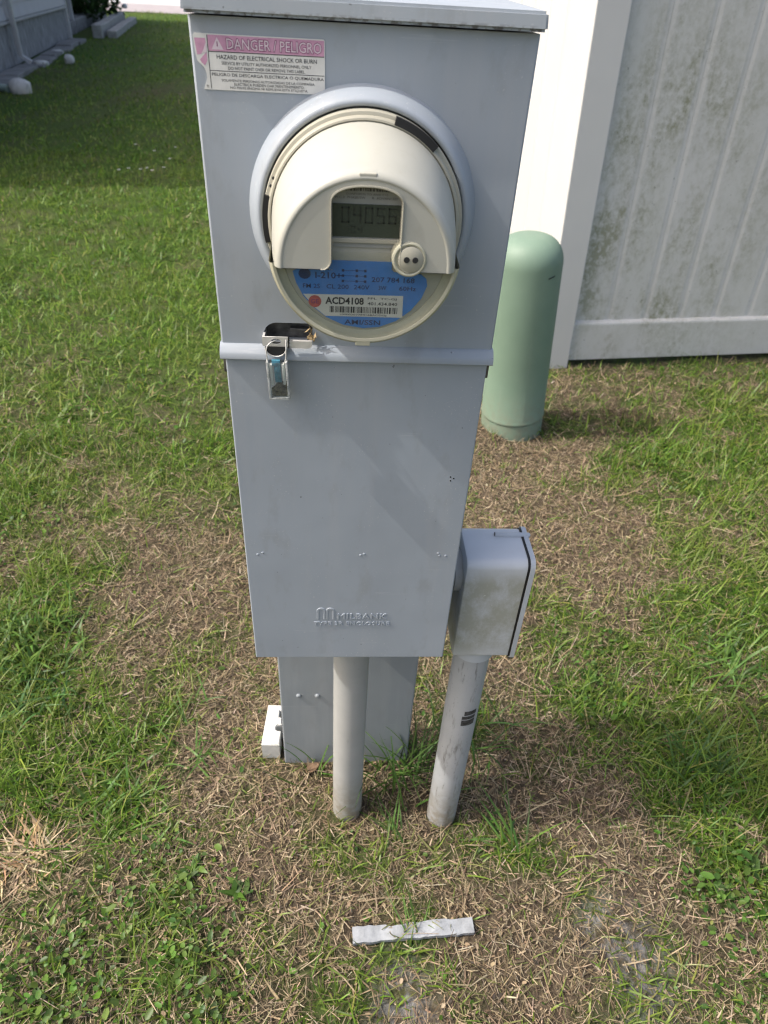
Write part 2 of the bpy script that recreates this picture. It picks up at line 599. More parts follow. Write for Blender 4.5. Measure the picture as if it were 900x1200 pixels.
def leaf_mat(name, trans=0.32, gloss=0.022):
    m, nt, b = new_mat(name)
    nt.nodes.remove(b)
    out = next(n for n in nt.nodes if n.type == 'OUTPUT_MATERIAL')
    at = nt.nodes.new('ShaderNodeVertexColor')
    at.layer_name = 'col'
    df = nt.nodes.new('ShaderNodeBsdfDiffuse')
    tl = nt.nodes.new('ShaderNodeBsdfTranslucent')
    nt.links.new(at.outputs['Color'], df.inputs['Color'])
    nt.links.new(at.outputs['Color'], tl.inputs['Color'])
    if trans == 0:
        nt.links.new(df.outputs[0], out.inputs['Surface'])
        return m
    ms = nt.nodes.new('ShaderNodeMixShader')
    ms.inputs[0].default_value = trans
    nt.links.new(df.outputs[0], ms.inputs[1])
    nt.links.new(tl.outputs[0], ms.inputs[2])
    if gloss > 0:
        gl = nt.nodes.new('ShaderNodeBsdfGlossy')
        gl.inputs['Roughness'].default_value = 0.42
        gl.inputs['Color'].default_value = (0.9, 0.95, 0.9, 1)
        m2 = nt.nodes.new('ShaderNodeMixShader')
        m2.inputs[0].default_value = gloss
        nt.links.new(ms.outputs[0], m2.inputs[1])
        nt.links.new(gl.outputs[0], m2.inputs[2])
        ms = m2
    nt.links.new(ms.outputs[0], out.inputs['Surface'])
    return m


M['leaf'] = leaf_mat('grass blade')
M['straw'] = leaf_mat('dry straw', 0.0, 0.0)


# ------------------------------------------------------------------ lawn layout (world coordinates)
LAT = np.random.default_rng(5).random((256, 256))


def vnoise(x, y, s, off=0):
    x = np.asarray(x) * s + 37.1 + off * 13.7
    y = np.asarray(y) * s + 91.3 + off * 7.9
    xi = np.floor(x).astype(int)
    yi = np.floor(y).astype(int)
    fx = x - xi
    fy = y - yi
    fx = fx * fx * (3 - 2 * fx)
    fy = fy * fy * (3 - 2 * fy)
    g = lambda a, b: LAT[a % 256, b % 256]
    return ((g(xi, yi) * (1 - fx) + g(xi + 1, yi) * fx) * (1 - fy)
            + (g(xi, yi + 1) * (1 - fx) + g(xi + 1, yi + 1) * fx) * fy)


G_ = [(-0.81, 0.59, 0.16, 0.23), (-0.83, 0.78, 0.12, 0.19), (-0.75, 0.35, 0.1, 0.13), (-0.38, 0.5, 0.08, 0.11), (-0.46, 0.13, 0.11, 0.13), (-0.63, 0.15, 0.11, 0.13), (-0.44, 0.28, 0.08, 0.1), (0.93, 0.26, 0.18, 0.25), (0.77, 0.18, 0.12, 0.15), (0.85, 0.05, 0.11, 0.13), (1.09, 1.69, 0.17, 0.4), (1.52, 1.46, 0.2, 0.43), (1.23, 1.34, 0.13, 0.26), (1.29, 0.91, 0.14, 0.25), (1.03, 0.59, 0.14, 0.23), (0.12, 0.2, 0.06, 0.07), (0.31, 0.29, 0.05, 0.07), (-0.54, 1.29, 0.12, 0.23), (-1.0, 1.28, 0.23, 0.45), (0.04, -0.24, 0.04, 0.04), (0.15, -0.19, 0.06, 0.06), (0.37, -0.03, 0.05, 0.06), (1.5, 0.4, 0.4, 0.6), (1.9, 1.2, 0.4, 0.6), (-1.3, 0.5, 0.4, 0.5)]
C_ = [(0.67, 0.5, 0.12, 0.19), (0.6, 0.34, 0.08, 0.12), (0.77, -0.08, 0.1, 0.11), (0.73, -0.02, 0.09, 0.1), (0.78, -0.18, 0.08, 0.09), (-0.32, -0.13, 0.12, 0.13), (-0.38, -0.06, 0.08, 0.09), (-0.23, -0.22, 0.09, 0.09), (-0.43, -0.17, 0.09, 0.09), (-0.44, -0.24, 0.09, 0.08), (-0.55, -0.21, 0.06, 0.06), (0.69, -0.27, 0.06, 0.06), (-0.8, 0.56, 0.13, 0.19), (1.63, 1.86, 0.15, 0.36), (-1.01, 1.09, 0.11, 0.2), (1.14, 1.45, 0.13, 0.28), (-0.6, 1.45, 0.12, 0.26), (1.1, -0.1, 0.25, 0.2), (-0.9, -0.2, 0.25, 0.2)]
D_ = [(-0.5, 1.57, 0.15, 0.31), (-0.55, 1.01, 0.16, 0.29), (-0.71, 0.93, 0.1, 0.18), (-0.37, 0.72, 0.14, 0.23), (-0.48, 0.47, 0.11, 0.15), (-0.28, 0.37, 0.1, 0.14), (-0.13, 0.09, 0.11, 0.13), (-0.28, 0.13, 0.09, 0.11), (0.04, -0.02, 0.1, 0.12), (0.19, -0.06, 0.12, 0.13), (-0.09, -0.1, 0.08, 0.09), (0.56, 1.32, 0.15, 0.31), (0.52, 0.95, 0.13, 0.24), (0.77, 1.03, 0.17, 0.31), (0.97, 1.13, 0.12, 0.22), (0.58, 0.72, 0.12, 0.2), (0.33, 0.42, 0.11, 0.15), (0.43, 0.06, 0.11, 0.13), (1.15, 2.15, 0.16, 0.41), (1.5, 2.21, 0.24, 0.64), (-0.63, 0.01, 0.1, 0.11), (0.3, -0.19, 0.09, 0.1), (0.6, 0.14, 0.08, 0.1), (-0.11, -0.25, 0.06, 0.06), (0.41, -0.25, 0.09, 0.09), (0.0, 0.7, 0.3, 0.5), (0.95, 1.85, 0.22, 0.3), (1.40, 1.95, 0.45, 0.25), (0.85, 0.85, 0.2, 0.2), (-0.30, 0.25, 0.12, 0.12), (-0.72, 1.02, 0.14, 0.16), (-0.62, 1.22, 0.14, 0.14), (-0.58, 0.62, 0.10, 0.14), (-0.42, 0.90, 0.14, 0.2)]


def blobs(x, y, L):
    s = np.zeros_like(x)
    for cx, cy, a, b in L:
        s = s + np.exp(-(((x - cx) / (a * 1.05)) ** 2 + ((y - cy) / (b * 0.95)) ** 2))
    return s


def lawn_side(x, y):
    """the healthy lawn on the left, from about a metre behind the pedestal"""
    edge = -0.15 - 0.42 * (y - 1.55) + 0.25 * (vnoise(x, y, 2.2, 3) - 0.5)
    a = 1 / (1 + np.exp(-(y - 1.45 + 0.9 * (x + 0.85) + 0.5 * (vnoise(x, y, 2.5, 4) - 0.5)) / 0.14))
    left = 1 / (1 + np.exp((x + 0.42 - 0.05 * y) / 0.12))
    far = 1 / (1 + np.exp(-(y - 2.6) / 0.3))
    return np.clip(np.maximum(a * left, far), 0, 1)


def maps(x, y):
    n1 = vnoise(x, y, 4, 1) * 0.30 + vnoise(x, y, 11, 2) * 0.32 + vnoise(x, y, 26, 6) * 0.23 + vnoise(x, y, 60, 7) * 0.15
    ls = lawn_side(x, y)
    g, c, d = blobs(x, y, G_), blobs(x, y, C_), blobs(x, y, D_)
    green = 0.32 + 0.46 * g + 0.25 * c - 0.28 * d + 3.0 * (n1 - 0.5)
    green = np.clip(np.maximum(green, 0), 0, 1) * (1 - ls) + ls * np.clip(0.86 + 1.3 * (n1 - 0.5), 0, 1)
    brown = np.exp(-(((x + 2.6) / 0.7) ** 2 + ((y - 11.0) / 0.8) ** 2)) + 0.5 * np.exp(-(((x + 2.9) / 0.4) ** 2 + ((y - 4.2) / 0.3) ** 2))
    green = np.clip(green - 0.6 * brown, 0, 1)
    clover = np.clip(0.60 * c * (0.2 + 1.4 * vnoise(x, y, 16, 18)) + 0.5 * (vnoise(x, y, 7, 8) - 0.62) - 0.15 * d, 0, 1) * (1 - ls) + ls * np.clip((vnoise(x, y, 4, 9) - 0.5) * 2, 0, 0.7)
    return green, clover, np.clip(1 - green, 0, 1)


def height(x, y):
    h = 0.020 * (vnoise(x, y, 2.3, 11) - 0.5) + 0.020 * (vnoise(x, y, 8, 12) - 0.5) + 0.012 * (vnoise(x, y, 19, 13) - 0.5)
    near = np.clip((np.hypot(x - 0.05, y - 0.1) - 0.22) / 0.25, 0.25, 1)
    return h * near


# ground sheet: fine near the pedestal, coarse to the horizon
def axis(fine0, fine1, step, far0, far1, k=1.28):
    a = list(np.arange(fine0, fine1 + 1e-6, step))
    s = step
    x = fine0
    lo = []
    while x > far0:
        s *= k
        x -= s
        lo.append(x)
    s = step
    x = fine1
    hi = []
    while x < far1:
        s *= k
        x += s
        hi.append(x)
    return np.array(lo[::-1] + a + hi)


gx = axis(-2.6, 2.4, 0.02, -600, 600)
gy = axis(-1.0, 4.5, 0.02, -600, 900)
GX, GY = np.meshgrid(gx, gy)
H = height(GX, GY)
gr, cl, dr = maps(GX, GY)
nx, ny = len(gx), len(gy)
vv = np.stack([GX.ravel(), GY.ravel(), H.ravel()], 1)
ii = np.arange((ny - 1) * (nx - 1))
r0 = (ii // (nx - 1)) * nx + ii % (nx - 1)
ff = np.stack([r0, r0 + 1, r0 + nx + 1, r0 + nx], 1)


def np_mesh(name, v, f, col=None, smooth=False):
    me = bpy.data.meshes.new(name)
    k = f.shape[1]
    me.vertices.add(len(v))
    me.vertices.foreach_set('co', np.ascontiguousarray(v, dtype=np.float32).ravel())
    me.loops.add(f.size)
    me.loops.foreach_set('vertex_index', np.ascontiguousarray(f, dtype=np.int32).ravel())
    me.polygons.add(len(f))
    me.polygons.foreach_set('loop_start', np.arange(0, f.size, k, dtype=np.int32))
    if smooth:
        me.polygons.foreach_set('use_smooth', np.ones(len(f), dtype=bool))
    me.update(calc_edges=True)
    if col is not None:
        ca = me.color_attributes.new('col', 'FLOAT_COLOR', 'POINT')
        c4 = np.ones((len(v), 4), dtype=np.float32)
        c4[:, :3] = col
        ca.data.foreach_set('color', c4.ravel())
    return me


# soil colour map: red = living turf, green = ashy sand patches
ash = (np.exp(-(((GX - 0.10) / 0.05) ** 2 + ((GY + 0.26) / 0.06) ** 2))
       + np.exp(-(((GX - 0.53) / 0.06) ** 2 + ((GY + 0.22) / 0.09) ** 2))
       + 0.8 * np.exp(-(((GX - 0.47) / 0.04) ** 2 + ((GY + 0.14) / 0.04) ** 2)))
gcol = np.stack([gr.ravel(), np.clip(ash.ravel(), 0, 1), dr.ravel()], 1)
mG, nt, b = new_mat('turf soil and thatch')
at = nt.nodes.new('ShaderNodeVertexColor')
at.layer_name = 'col'
sp = nt.nodes.new('ShaderNodeSeparateColor')
nt.links.new(at.outputs['Color'], sp.inputs[0])
soil = ramp(nt, noise(nt, 60, 6, 0.75), [(0.30, (0.040, 0.031, 0.022)), (0.5, (0.105, 0.081, 0.056)), (0.72, (0.22, 0.172, 0.118))])
turf = ramp(nt, noise(nt, 35, 6, 0.75), [(0.3, (0.026, 0.042, 0.010)), (0.55, (0.062, 0.115, 0.020)), (0.75, (0.115, 0.175, 0.038))])
col = mix(nt, sp.outputs[0], soil, turf)
ashc = ramp(nt, noise(nt, 90, 6, 0.8), [(0.3, (0.13, 0.125, 0.12)), (0.7, (0.38, 0.375, 0.37))])
col = mix(nt, math_n(nt, 'MULTIPLY', sp.outputs[1], ramp(nt, noise(nt, 40, 5, 0.7), [(0.40, 0.0), (0.58, 1.0)]), True), col, ashc)
nt.links.new(col, b.inputs['Base Color'])
b.inputs['Roughness'].default_value = 0.95
b.inputs['Specular IOR Level'].default_value = 0.1
bump(nt, b, noise(nt, 80, 6, 0.8), 0.9, 0.012)
ground = mesh_obj('ground', np_mesh('ground', vv, ff, gcol, True), mG)
tag(ground, 'patchy lawn ground of brown thatch and green turf', 'ground', kind='structure')

# ------------------------------------------------------------------ road beyond the lawn
LOT = R(9.2)
lot_m = Matrix.Rotation(LOT, 4, 'Z')


def lot_sheet(name, x0, x1, y0, y1, z, mat, label, cat):
    v = [lot_m @ Vector(p) for p in ((x0, y0, z), (x1, y0, z), (x1, y1, z), (x0, y1, z))]
    o = MB().add(v, [(0, 1, 2, 3)]).build(name, mat)
    return tag(o, label, cat, kind='structure')


lot_sheet('pavement', -80, 80, 32.2, 39.0, 0.010, M['sidewalk'], 'pinkish pavement strip along the far edge of the lawn', 'pavement')
lot_sheet('road', -80, 80, 39.0, 58, 0.014, M['asphalt'], 'pale sunlit road beyond the pavement strip', 'road')

# ------------------------------------------------------------------ meter pedestal
ped = thing('meter_pedestal', 'grey steel utility meter pedestal with warning sticker, standing in the patchy grass', 'meter pedestal')
W2 = 0.140
MB().box(-0.1355, 0.1355, 0.031, 0.226, 0.602, 1.356, 0.002).build('housing', M['paint'], ped)
mb = MB()
mb.box(-0.134, 0.138, 0.200, 0.200 + 0.052, -0.06, 0.601, 0.003)
post = mb.build('post', M['paint_post'], ped)
for px_, pz_ in ((-0.059, 0.2406), (-0.0966, 0.2409)):
    MB().lathe([(0.0052, 0.0), (0.0050, 0.0018), (0.0035, 0.0034), (0.0012, 0.004)], 'Y', (px_, 0.200, pz_), 14).build(
        'rivet', M['paint_post'], post, 40)

# upper cover: sheet with latch opening and meter opening
ZT, ZL = 1.357, 1.0850
oct_ = rounded(-0.0962, -0.0470, 1.0885, 1.1085, (0.0015, 0.0015, 0.004, 0.013), 5)
mc = (0.001, 1.2145)
circ = [(mc[0] + 0.0900 * math.cos(2 * math.pi * i / 64), mc[1] + 0.0900 * math.sin(2 * math.pi * i / 64)) for i in range(64)]
mb = MB()
outer = rounded(-0.1380, 0.1380, ZL, ZT, 0.0006, 2)
sheet_with_holes(outer, [oct_, circ], 0.0, 0.030, mb)
n = len(outer)
o2 = rounded(-0.1400, 0.1400, ZL, ZT, 0.0006, 2)
om = rounded(-0.1394, 0.1394, ZL, ZT, 0.0006, 2)
V = [(p[0], 0.0, p[1]) for p in outer] + [(p[0], 0.0007, p[1]) for p in om] + [(p[0], 0.0022, p[1]) for p in o2] + [(p[0], 0.0300, p[1]) for p in o2]
F = [(k * n + i, k * n + (i + 1) % n, (k + 1) * n + (i + 1) % n, (k + 1) * n + i) for k in range(3) for i in range(n)]
mb.add(V, F)
upper = mb.build('upper_cover', M['paint'], ped, 50)
MB().lathe([(0.1030, 0.0), (0.1018, 0.0030), (0.0992, 0.0105), (0.0968, 0.0160), (0.0945, 0.0195), (0.0920, 0.0212), (0.0898, 0.0205), (0.0886, 0.0180), (0.0882, 0.0)],
           'Y', (mc[0], 0.0, mc[1]), 96, cap=False).build('meter_ring', M['paint'], upper, 60)
MB().prism([(0.0, 1.0855), (-0.0014, 1.0851), (-0.0040, 1.0832), (-0.0074, 1.0792), (-0.0088, 1.0772), (-0.0092, 1.0722), (-0.0082, 1.0712), (0.0, 1.0712), (0.012, 1.0725), (0.012, 1.0850)],
           -0.1412, 0.1412, 'YZ').build('drip_lip', M['paint'], upper, 35)
# top cap
mb = MB()
bm = bmesh.new()
cv = [bm.verts.new(p) for p in ((-0.1432, -0.0095, 1.3585), (0.1432, -0.0095, 1.3585), (0.1432, 0.234, 1.3585), (-0.1432, 0.234, 1.3585),
                                (-0.1422, -0.0085, 1.3720), (0.1422, -0.0085, 1.3720), (0.1422, 0.234, 1.3775), (-0.1422, 0.234, 1.3775))]
for q in ((3, 2, 1, 0), (4, 5, 6, 7), (0, 1, 5, 4), (1, 2, 6, 5), (2, 3, 7, 6), (3, 0, 4, 7)):
    bm.faces.new([cv[i] for i in q])
bmesh.ops.bevel(bm, geom=bm.edges[:], offset=0.0022, segments=2, affect='EDGES')
mb.bm(bm)
mb.build('cap', M['paint_cap'], ped)

# lower door
door = MB().box(-0.1372, 0.1372, -0.0016, 0.0295, 0.5975, 1.0690, 0.0018, 3).build('lower_door', M['paint'], ped)
for sx in (-1, 1):
    MB().box(sx * 0.1385 - 0.0016, sx * 0.1385 + 0.0016, 0.0015, 0.026, 1.0520, 1.0695, 0.0006).build('notch_shade', M['dark_steel_and_notch'], ped)  # dark pieces standing in for the shaded gaps beside the door
mb = MB()
text_into(mb, 'MILBANK', -0.0190, 0.0500, 0.6800, 0.6905, -0.0016, 0.0, 0.0010, 0.030, space=1.15)
text_into(mb, 'TYPE 3R ENCLOSURE', -0.0520, 0.0540, 0.6668, 0.6742, -0.0016, 0.0, 0.0009, 0.026, space=1.15)
mb.build('embossed_lettering', M['paint'], door)
mb = MB()                                               # two-arch emblem
for cx in (-0.0415, -0.0290):
    o_, i_ = [], []
    for k in range(13):
        a = math.pi * k / 12
        o_.append((cx - 0.0062 * math.cos(a), 0.6960 + 0.0058 * math.sin(a)))
        i_.append((cx - 0.0030 * math.cos(a), 0.6950 + 0.0028 * math.sin(a)))
    o_ = [(cx - 0.0062, 0.6795)] + o_ + [(cx + 0.0062, 0.6795)]
    i_ = [(cx - 0.0030, 0.6795)] + i_ + [(cx + 0.0030, 0.6795)]
    k = len(o_)
    c1 = [((a[0] * .85 + b_[0] * .15), (a[1] * .85 + b_[1] * .15)) for a, b_ in zip(o_, i_)]
    c2 = [((a[0] * .15 + b_[0] * .85), (a[1] * .15 + b_[1] * .85)) for a, b_ in zip(o_, i_)]
    V = [(p[0], -0.0016, p[1]) for p in o_] + [(p[0], -0.0024, p[1]) for p in c1] + [(p[0], -0.0024, p[1]) for p in c2] + [(p[0], -0.0016, p[1]) for p in i_]
    mb.add(V, [(r_ * k + i, r_ * k + i + 1, (r_ + 1) * k + i + 1, (r_ + 1) * k + i) for r_ in range(3) for i in range(k - 1)])
mb.build('embossed_emblem', M['paint'], door)
for dx, dz in ((-0.1215, 0.7985), (-0.1150, 0.8015), (0.010, 0.7985), (0.0145, 0.8005), (0.1105, 0.8025), (0.1125, 0.7985), (0.1205, 0.7985)):
    MB().lathe([(0.0020, 0.0), (0.0014, 0.0005), (0.0006, 0.0008)], 'Y', (dx, -0.0016, dz), 10).build('dimple', M['paint'], door)
for dx, dz in ((0.1135, 0.9235), (0.1140, 0.9180), (0.1175, 0.9215)):
    MB().lathe([(0.0011, 0.0), (0.0009, 0.0003)], 'Y', (dx, -0.0016, dz), 8).build('pin_hole', M['hole'], door)

# latch in the opening
latch = MB()
latch.box(-0.100, -0.043, 0.0115, 0.0130, 1.0870, 1.1120)
latch.box(-0.0700, -0.0490, 0.004, 0.0115, 1.0990, 1.1010, 0.0004)
latch = latch.build('latch_back', M['dark_steel_and_notch'], ped)
mb = MB()
hole = [(-0.0830 + 0.0052 * math.cos(2 * math.pi * i / 16), 1.0938 + 0.0030 * math.sin(2 * math.pi * i / 16)) for i in range(16)]
st = rounded(-0.0968, -0.0705, 1.0885, 1.0985, 0.0012, 2)
sheet_with_holes(st, [hole], -0.0125, 0.0018, mb)
mb.prism(st, -0.0124, -0.0108) if False else None
sheet_with_holes(st, [hole], -0.0108, 0.0, mb)
nn = len(st)
mb.add([(p[0], -0.0125, p[1]) for p in st] + [(p[0], -0.0108, p[1]) for p in st], [(i, (i + 1) % nn, (i + 1) % nn + nn, i + nn) for i in range(nn)])
mb.box(-0.0968, -0.0945, -0.0112, 0.010, 1.0890, 1.0980)
mb.build('hasp_plate', M['steel'], latch, 30)
MB().prism(rounded(-0.0690, -0.0470, 1.0868, 1.0945, (0.001, 0.0045, 0.001, 0.001), 4), -0.0120, -0.0085).build('latch_tab', M['steel'], latch, 30)
sl = [(-0.0835 + 0.0108 * math.cos(math.pi + math.pi * i / 14), 1.0880 + 0.0100 * math.sin(math.pi + math.pi * i / 14)) for i in range(15)]
MB().prism(sl, -0.0132, 0.002).build('latch_slot', M['hole'], latch)
mb = MB()
mb.tube([(p[0], -0.0136, p[1]) for p in sl], 0.0008, 6)
mb.build('slot_edge', M['steel'], latch, 60)
MB().box(-0.0712, -0.0698, -0.0135, -0.0100, 1.0870, 1.0990, 0.0003).build('latch_pin', M['black'], latch)

# warning sticker with its print
LX, LZ = -0.1372, 1.3455
def lx(mm): return LX + mm / 1000
def lz(mm): return LZ - mm / 1000
Ys = -0.0007
mb = MB()
outl = [(lx(0), lz(1.5)), (lx(1.2), lz(0)), (lx(103), lz(0)), (lx(104), lz(1)), (lx(104), lz(37)), (lx(103), lz(38)), (lx(5.2), lz(38)),
        (lx(6.5), lz(34.5)), (lx(8.4), lz(30)), (lx(8.2), lz(26.5)), (lx(6.8), lz(23)), (lx(4.2), lz(20.5)), (lx(1.8), lz(18.5)), (lx(0.8), lz(14))]
mb.prism(outl[::-1], -0.0001, Ys)
st = mb.build('warning_sticker', M['paper'], ped)
st['label'] = 'white and pink electrical danger sticker with torn left edge'
mb = MB()
flat(mb, [(lx(11.6), lz(0.8)), (lx(103.4), lz(0.8)), (lx(103.4), lz(11.4)), (lx(11.6), lz(11.4))], Ys - 0.00012)
flat(mb, [(lx(1.0), lz(3.2)), (lx(9.6), lz(3.2)), (lx(9.6), lz(7.5)), (lx(5.4), lz(13.8)), (lx(2.2), lz(14.4))], Ys - 0.00012)
flat(mb, [(lx(4.0), lz(17.6)), (lx(9.8), lz(12.2)), (lx(9.8), lz(18.2)), (lx(7.6), lz(21.5)), (lx(5.2), lz(19.6))], Ys - 0.00012)
mb.build('pink_band', M['pink'], st)
mb = MB()
flat(mb, [(lx(14), lz(10.4)), (lx(23.4), lz(10.4)), (lx(18.7), lz(2.2))], Ys - 0.00022)
flat(mb, [(lx(6.2), lz(13.4)), (lx(9.8), lz(5.8)), (lx(9.8), lz(12.0))], Ys - 0.00022)
text_into(mb, 'DANGER / PELIGRO', lx(26), lx(101.5), lz(9.9), lz(2.4), Ys - 0.00022, 0.03)
M['pale_pink'] = plain('pale pink print', (0.72, 0.60, 0.65), 0.55, 0, 0.08, 120)
mb.build('pale_lettering', M['pale_pink'], st)
mb = MB()
text_into(mb, 'DANGER / PELIGRO', lx(25.7), lx(101.8), lz(10.2), lz(2.1), Ys - 0.00034, outline=True)
flat(mb, [(lx(18.3), lz(8.3)), (lx(19.1), lz(8.3)), (lx(19.0), lz(5.0)), (lx(18.4), lz(5.0))], Ys - 0.00034)
mb.build('maroon_outline', M['maroon'], st)
mb = MB()
Yt = Ys - 0.00024
flat(mb, rect(lx(10.9), lx(11.4), lz(37.2), lz(0.8)), Yt)
flat(mb, rect(lx(11.4), lx(103.4), lz(12.0), lz(11.55)), Yt)
flat(mb, rect(lx(11.4), lx(103.4), lz(24.9), lz(24.5)), Yt)
for s, x0, x1, bl, h, bo in (('HAZARD OF ELECTRICAL SHOCK OR BURN', 17.5, 97.5, 16.6, 2.9, 0.002), ('SERVICE BY UTILITY AUTHORIZED PERSONNEL ONLY', 21, 93, 20.3, 2.1, 0.0),
                             ('DO NOT PAINT OVER OR REMOVE THIS LABEL.', 26, 88, 23.6, 2.1, 0.0), ('PELIGRO DE DESCARGA ELECTRICA O QUEMADURA', 12.6, 103, 28.6, 2.5, 0.002),
                             ('SOLAMENTE PERSONAS AUTORIZADAS DE LA COMPA\u00d1IA', 20, 95.5, 31.9, 2.2, 0.0), ('ELECTRICA PUEDEN DAR MANTENIMIENTO.', 30, 87, 34.5, 2.0, 0.0),
                             ('NO PINTE ENCIMA NI REMUEVA ESTA ETIQUETA.', 26.5, 90, 37.1, 2.0, 0.0), ('TC', 7.4, 9.4, 36.6, 1.8, 0.02)):
    text_into(mb, s, lx(x0), lx(x1), lz(bl), lz(bl - h), Yt, bo)
mb.build('black_lettering', M['print'], st)

# ------------------------------------------------------------------ electric meter plugged into the pedestal
MX, MZ = mc
met = thing('electric_meter', 'round cream electricity meter with digital display and blue nameplate', 'electric meter', (MX, 0, MZ))
MB().lathe([(0.050, 0.0), (0.0875, 0.0), (0.0875, 0.0285), (0.0868, 0.0300), (0.0842, 0.0306), (0.0838, 0.0330), (0.0826, 0.0345), (0.0812, 0.0348), (0.0806, 0.0335), (0.050, 0.0335)], 'Y', (0, 0, 0), 96).build('base_flange', M['cream_dull'], met, 35)


def arc_slab(r0, r1, a0, a1, h0, h1, name, mat):
    n_ = 12
    V, F = [], []
    for i in range(n_ + 1):
        a = R(a0 + (a1 - a0) * i / n_)
        for r_ in (r0, r1):
            for h in (h0, h1):
                V.append((r_ * math.cos(a), -h, r_ * math.sin(a)))
    for i in range(n_):
        k = i * 4
        F += [(k, k + 4, k + 6, k + 2), (k + 1, k + 3, k + 7, k + 5), (k, k + 1, k + 5, k + 4), (k + 2, k + 6, k + 7, k + 3)]
    F += [(0, 2, 3, 1), (n_ * 4, n_ * 4 + 1, n_ * 4 + 3, n_ * 4 + 2)]
    return MB().add(V, F).build(name, mat, met)


arc_slab(0.0818, 0.0880, 47, 74, 0.029, 0.0352, 'gasket_gap', M['black'])
arc_slab(0.0838, 0.0882, 166, 192, 0.028, 0.0335, 'gasket_gap', M['black'])
for a in (156, 160.5):
    MB().lathe([(0.0013, 0.030), (0.0011, 0.0322)], 'Y', (0.0846 * math.cos(R(a)), 0, 0.0846 * math.sin(R(a))), 10).build('vent_hole', M['hole'], met)

# lower clear cover: yellowed skirt and rim with a clear front pane
MB().lathe([(0.0822, 0.0340), (0.0808, 0.0420), (0.0795, 0.0700), (0.0785, 0.0960), (0.0780, 0.1040), (0.0768, 0.1085), (0.0748, 0.1102), (0.0726, 0.1098), (0.0716, 0.1080), (0.0696, 0.1062), (0.0664, 0.1050), (0.0655, 0.1000)],
           'Y', (0, 0, 0), 64, R(188), R(352)).build('cover_rim', M['rim'], met, 50)
MB().prism([(0.0660 * math.cos(R(180 + 180 * i / 40)), -0.010 + 0.0570 * math.sin(R(180 + 180 * i / 40))) for i in range(41)] + [(0.034, -0.010), (0.034, 0.044), (-0.034, 0.044), (-0.034, -0.010)], -0.0950, -0.0975).build('face_plate', M['plate'], met, 30)
MB().lathe([(0.0, 0.1092), (0.0722, 0.1092)], 'Y', (0, 0, 0), 64, R(180), R(360)).build('clear_window', M['clear'], met, 30)
mb = MB()
mb.box(-0.0065, 0.0065, -0.1098, -0.1040, -0.0790, -0.0742, 0.0008)
mb.build('rim_tab', M['rim'], met)

# hood: arched shroud over the upper half, front panel with arched opening
FZ = -0.0095          # centre of the front arch relative to the meter centre
RF = 0.0735
ZB = -0.0122          # hood's lower edge
NA = 40
def arch(r, zc, zb):
    pts = [(-r, zb)]
    for k in range(NA + 1):
        a = math.pi - math.pi * k / NA
        pts.append((r * math.cos(a), zc + r * math.sin(a)))
    pts.append((r, zb))
    return pts
rows = [(0.0800, 0.0, 0.0345), (0.0796, 0.0, 0.040), (0.0784, -0.0020, 0.055), (0.0764, -0.0060, 0.080), (0.0738, -0.0095, 0.0990), (0.0728, -0.0106, 0.1070),
        (0.0721, -0.0109, 0.1110), (0.0710, -0.0110, 0.1138), (0.0692, -0.0111, 0.1160), (0.0672, -0.0112, 0.1171), (0.0658, -0.0112, 0.1170), (0.0650, -0.0112, 0.1163)]
V, F = [], []
k_ = NA + 3
for r_, zc, h in rows:
    zb_ = ZB if h > 0.05 else ZB
    V += [(p[0], -h, p[1]) for p in arch(r_, zc, zb_)]
for r_ in range(len(rows) - 1):
    F += [(r_ * k_ + i, r_ * k_ + i + 1, (r_ + 1) * k_ + i + 1, (r_ + 1) * k_ + i) for i in range(k_ - 1)]
mb = MB().add(V, F)
# underside
last = arch(0.0650, -0.0112, ZB)
und = [(-rr_[0], -rr_[2], ZB) for rr_ in rows]
und2 = [(rr_[0], -rr_[2], ZB) for rr_ in rows]
for side in (und, und2):
    base = [(p[0] * 0.40, p[1], p[2]) for p in side]
    nn = len(side)
    mb.add(side + base, [(i, i + 1, i + 1 + nn, i + nn) for i in range(nn - 1)])
# front panel (opening runs out at the bottom)
IW = 0.0278
inner = []
for k in range(7):
    a = R(270 + 90 * k / 6)
    inner.append((-IW - 0.0075 + 0.0075 * math.cos(a), ZB + 0.0075 + 0.0075 * math.sin(a)))
top_z, sh_z = 0.0508, 0.0390
inner.append((-IW, sh_z - 0.003))
for k in range(1, 24):
    t = -math.cos(math.pi * k / 24)
    inner.append((IW * t, sh_z + (top_z - sh_z) * max(0, 1 - abs(t) ** 2.3) ** (1 / 2.0)))
inner.append((IW, sh_z - 0.003))
for k in range(7):
    a = R(180 + 90 * k / 6)
    inner.append((IW + 0.0075 + 0.0075 * math.cos(a), ZB + 0.0075 + 0.0075 * math.sin(a)))
poly = last + inner[::-1]
bm = bmesh.new()
vv_ = [bm.verts.new((p[0], -0.1163, p[1])) for p in poly]
eg = [bm.edges.new((vv_[i], vv_[(i + 1) % len(vv_)])) for i in range(len(vv_))]
bmesh.ops.triangle_fill(bm, edges=eg, use_beauty=True)
mb.bm(bm)
hood = mb.build('hood', M['cream'], met, 40)
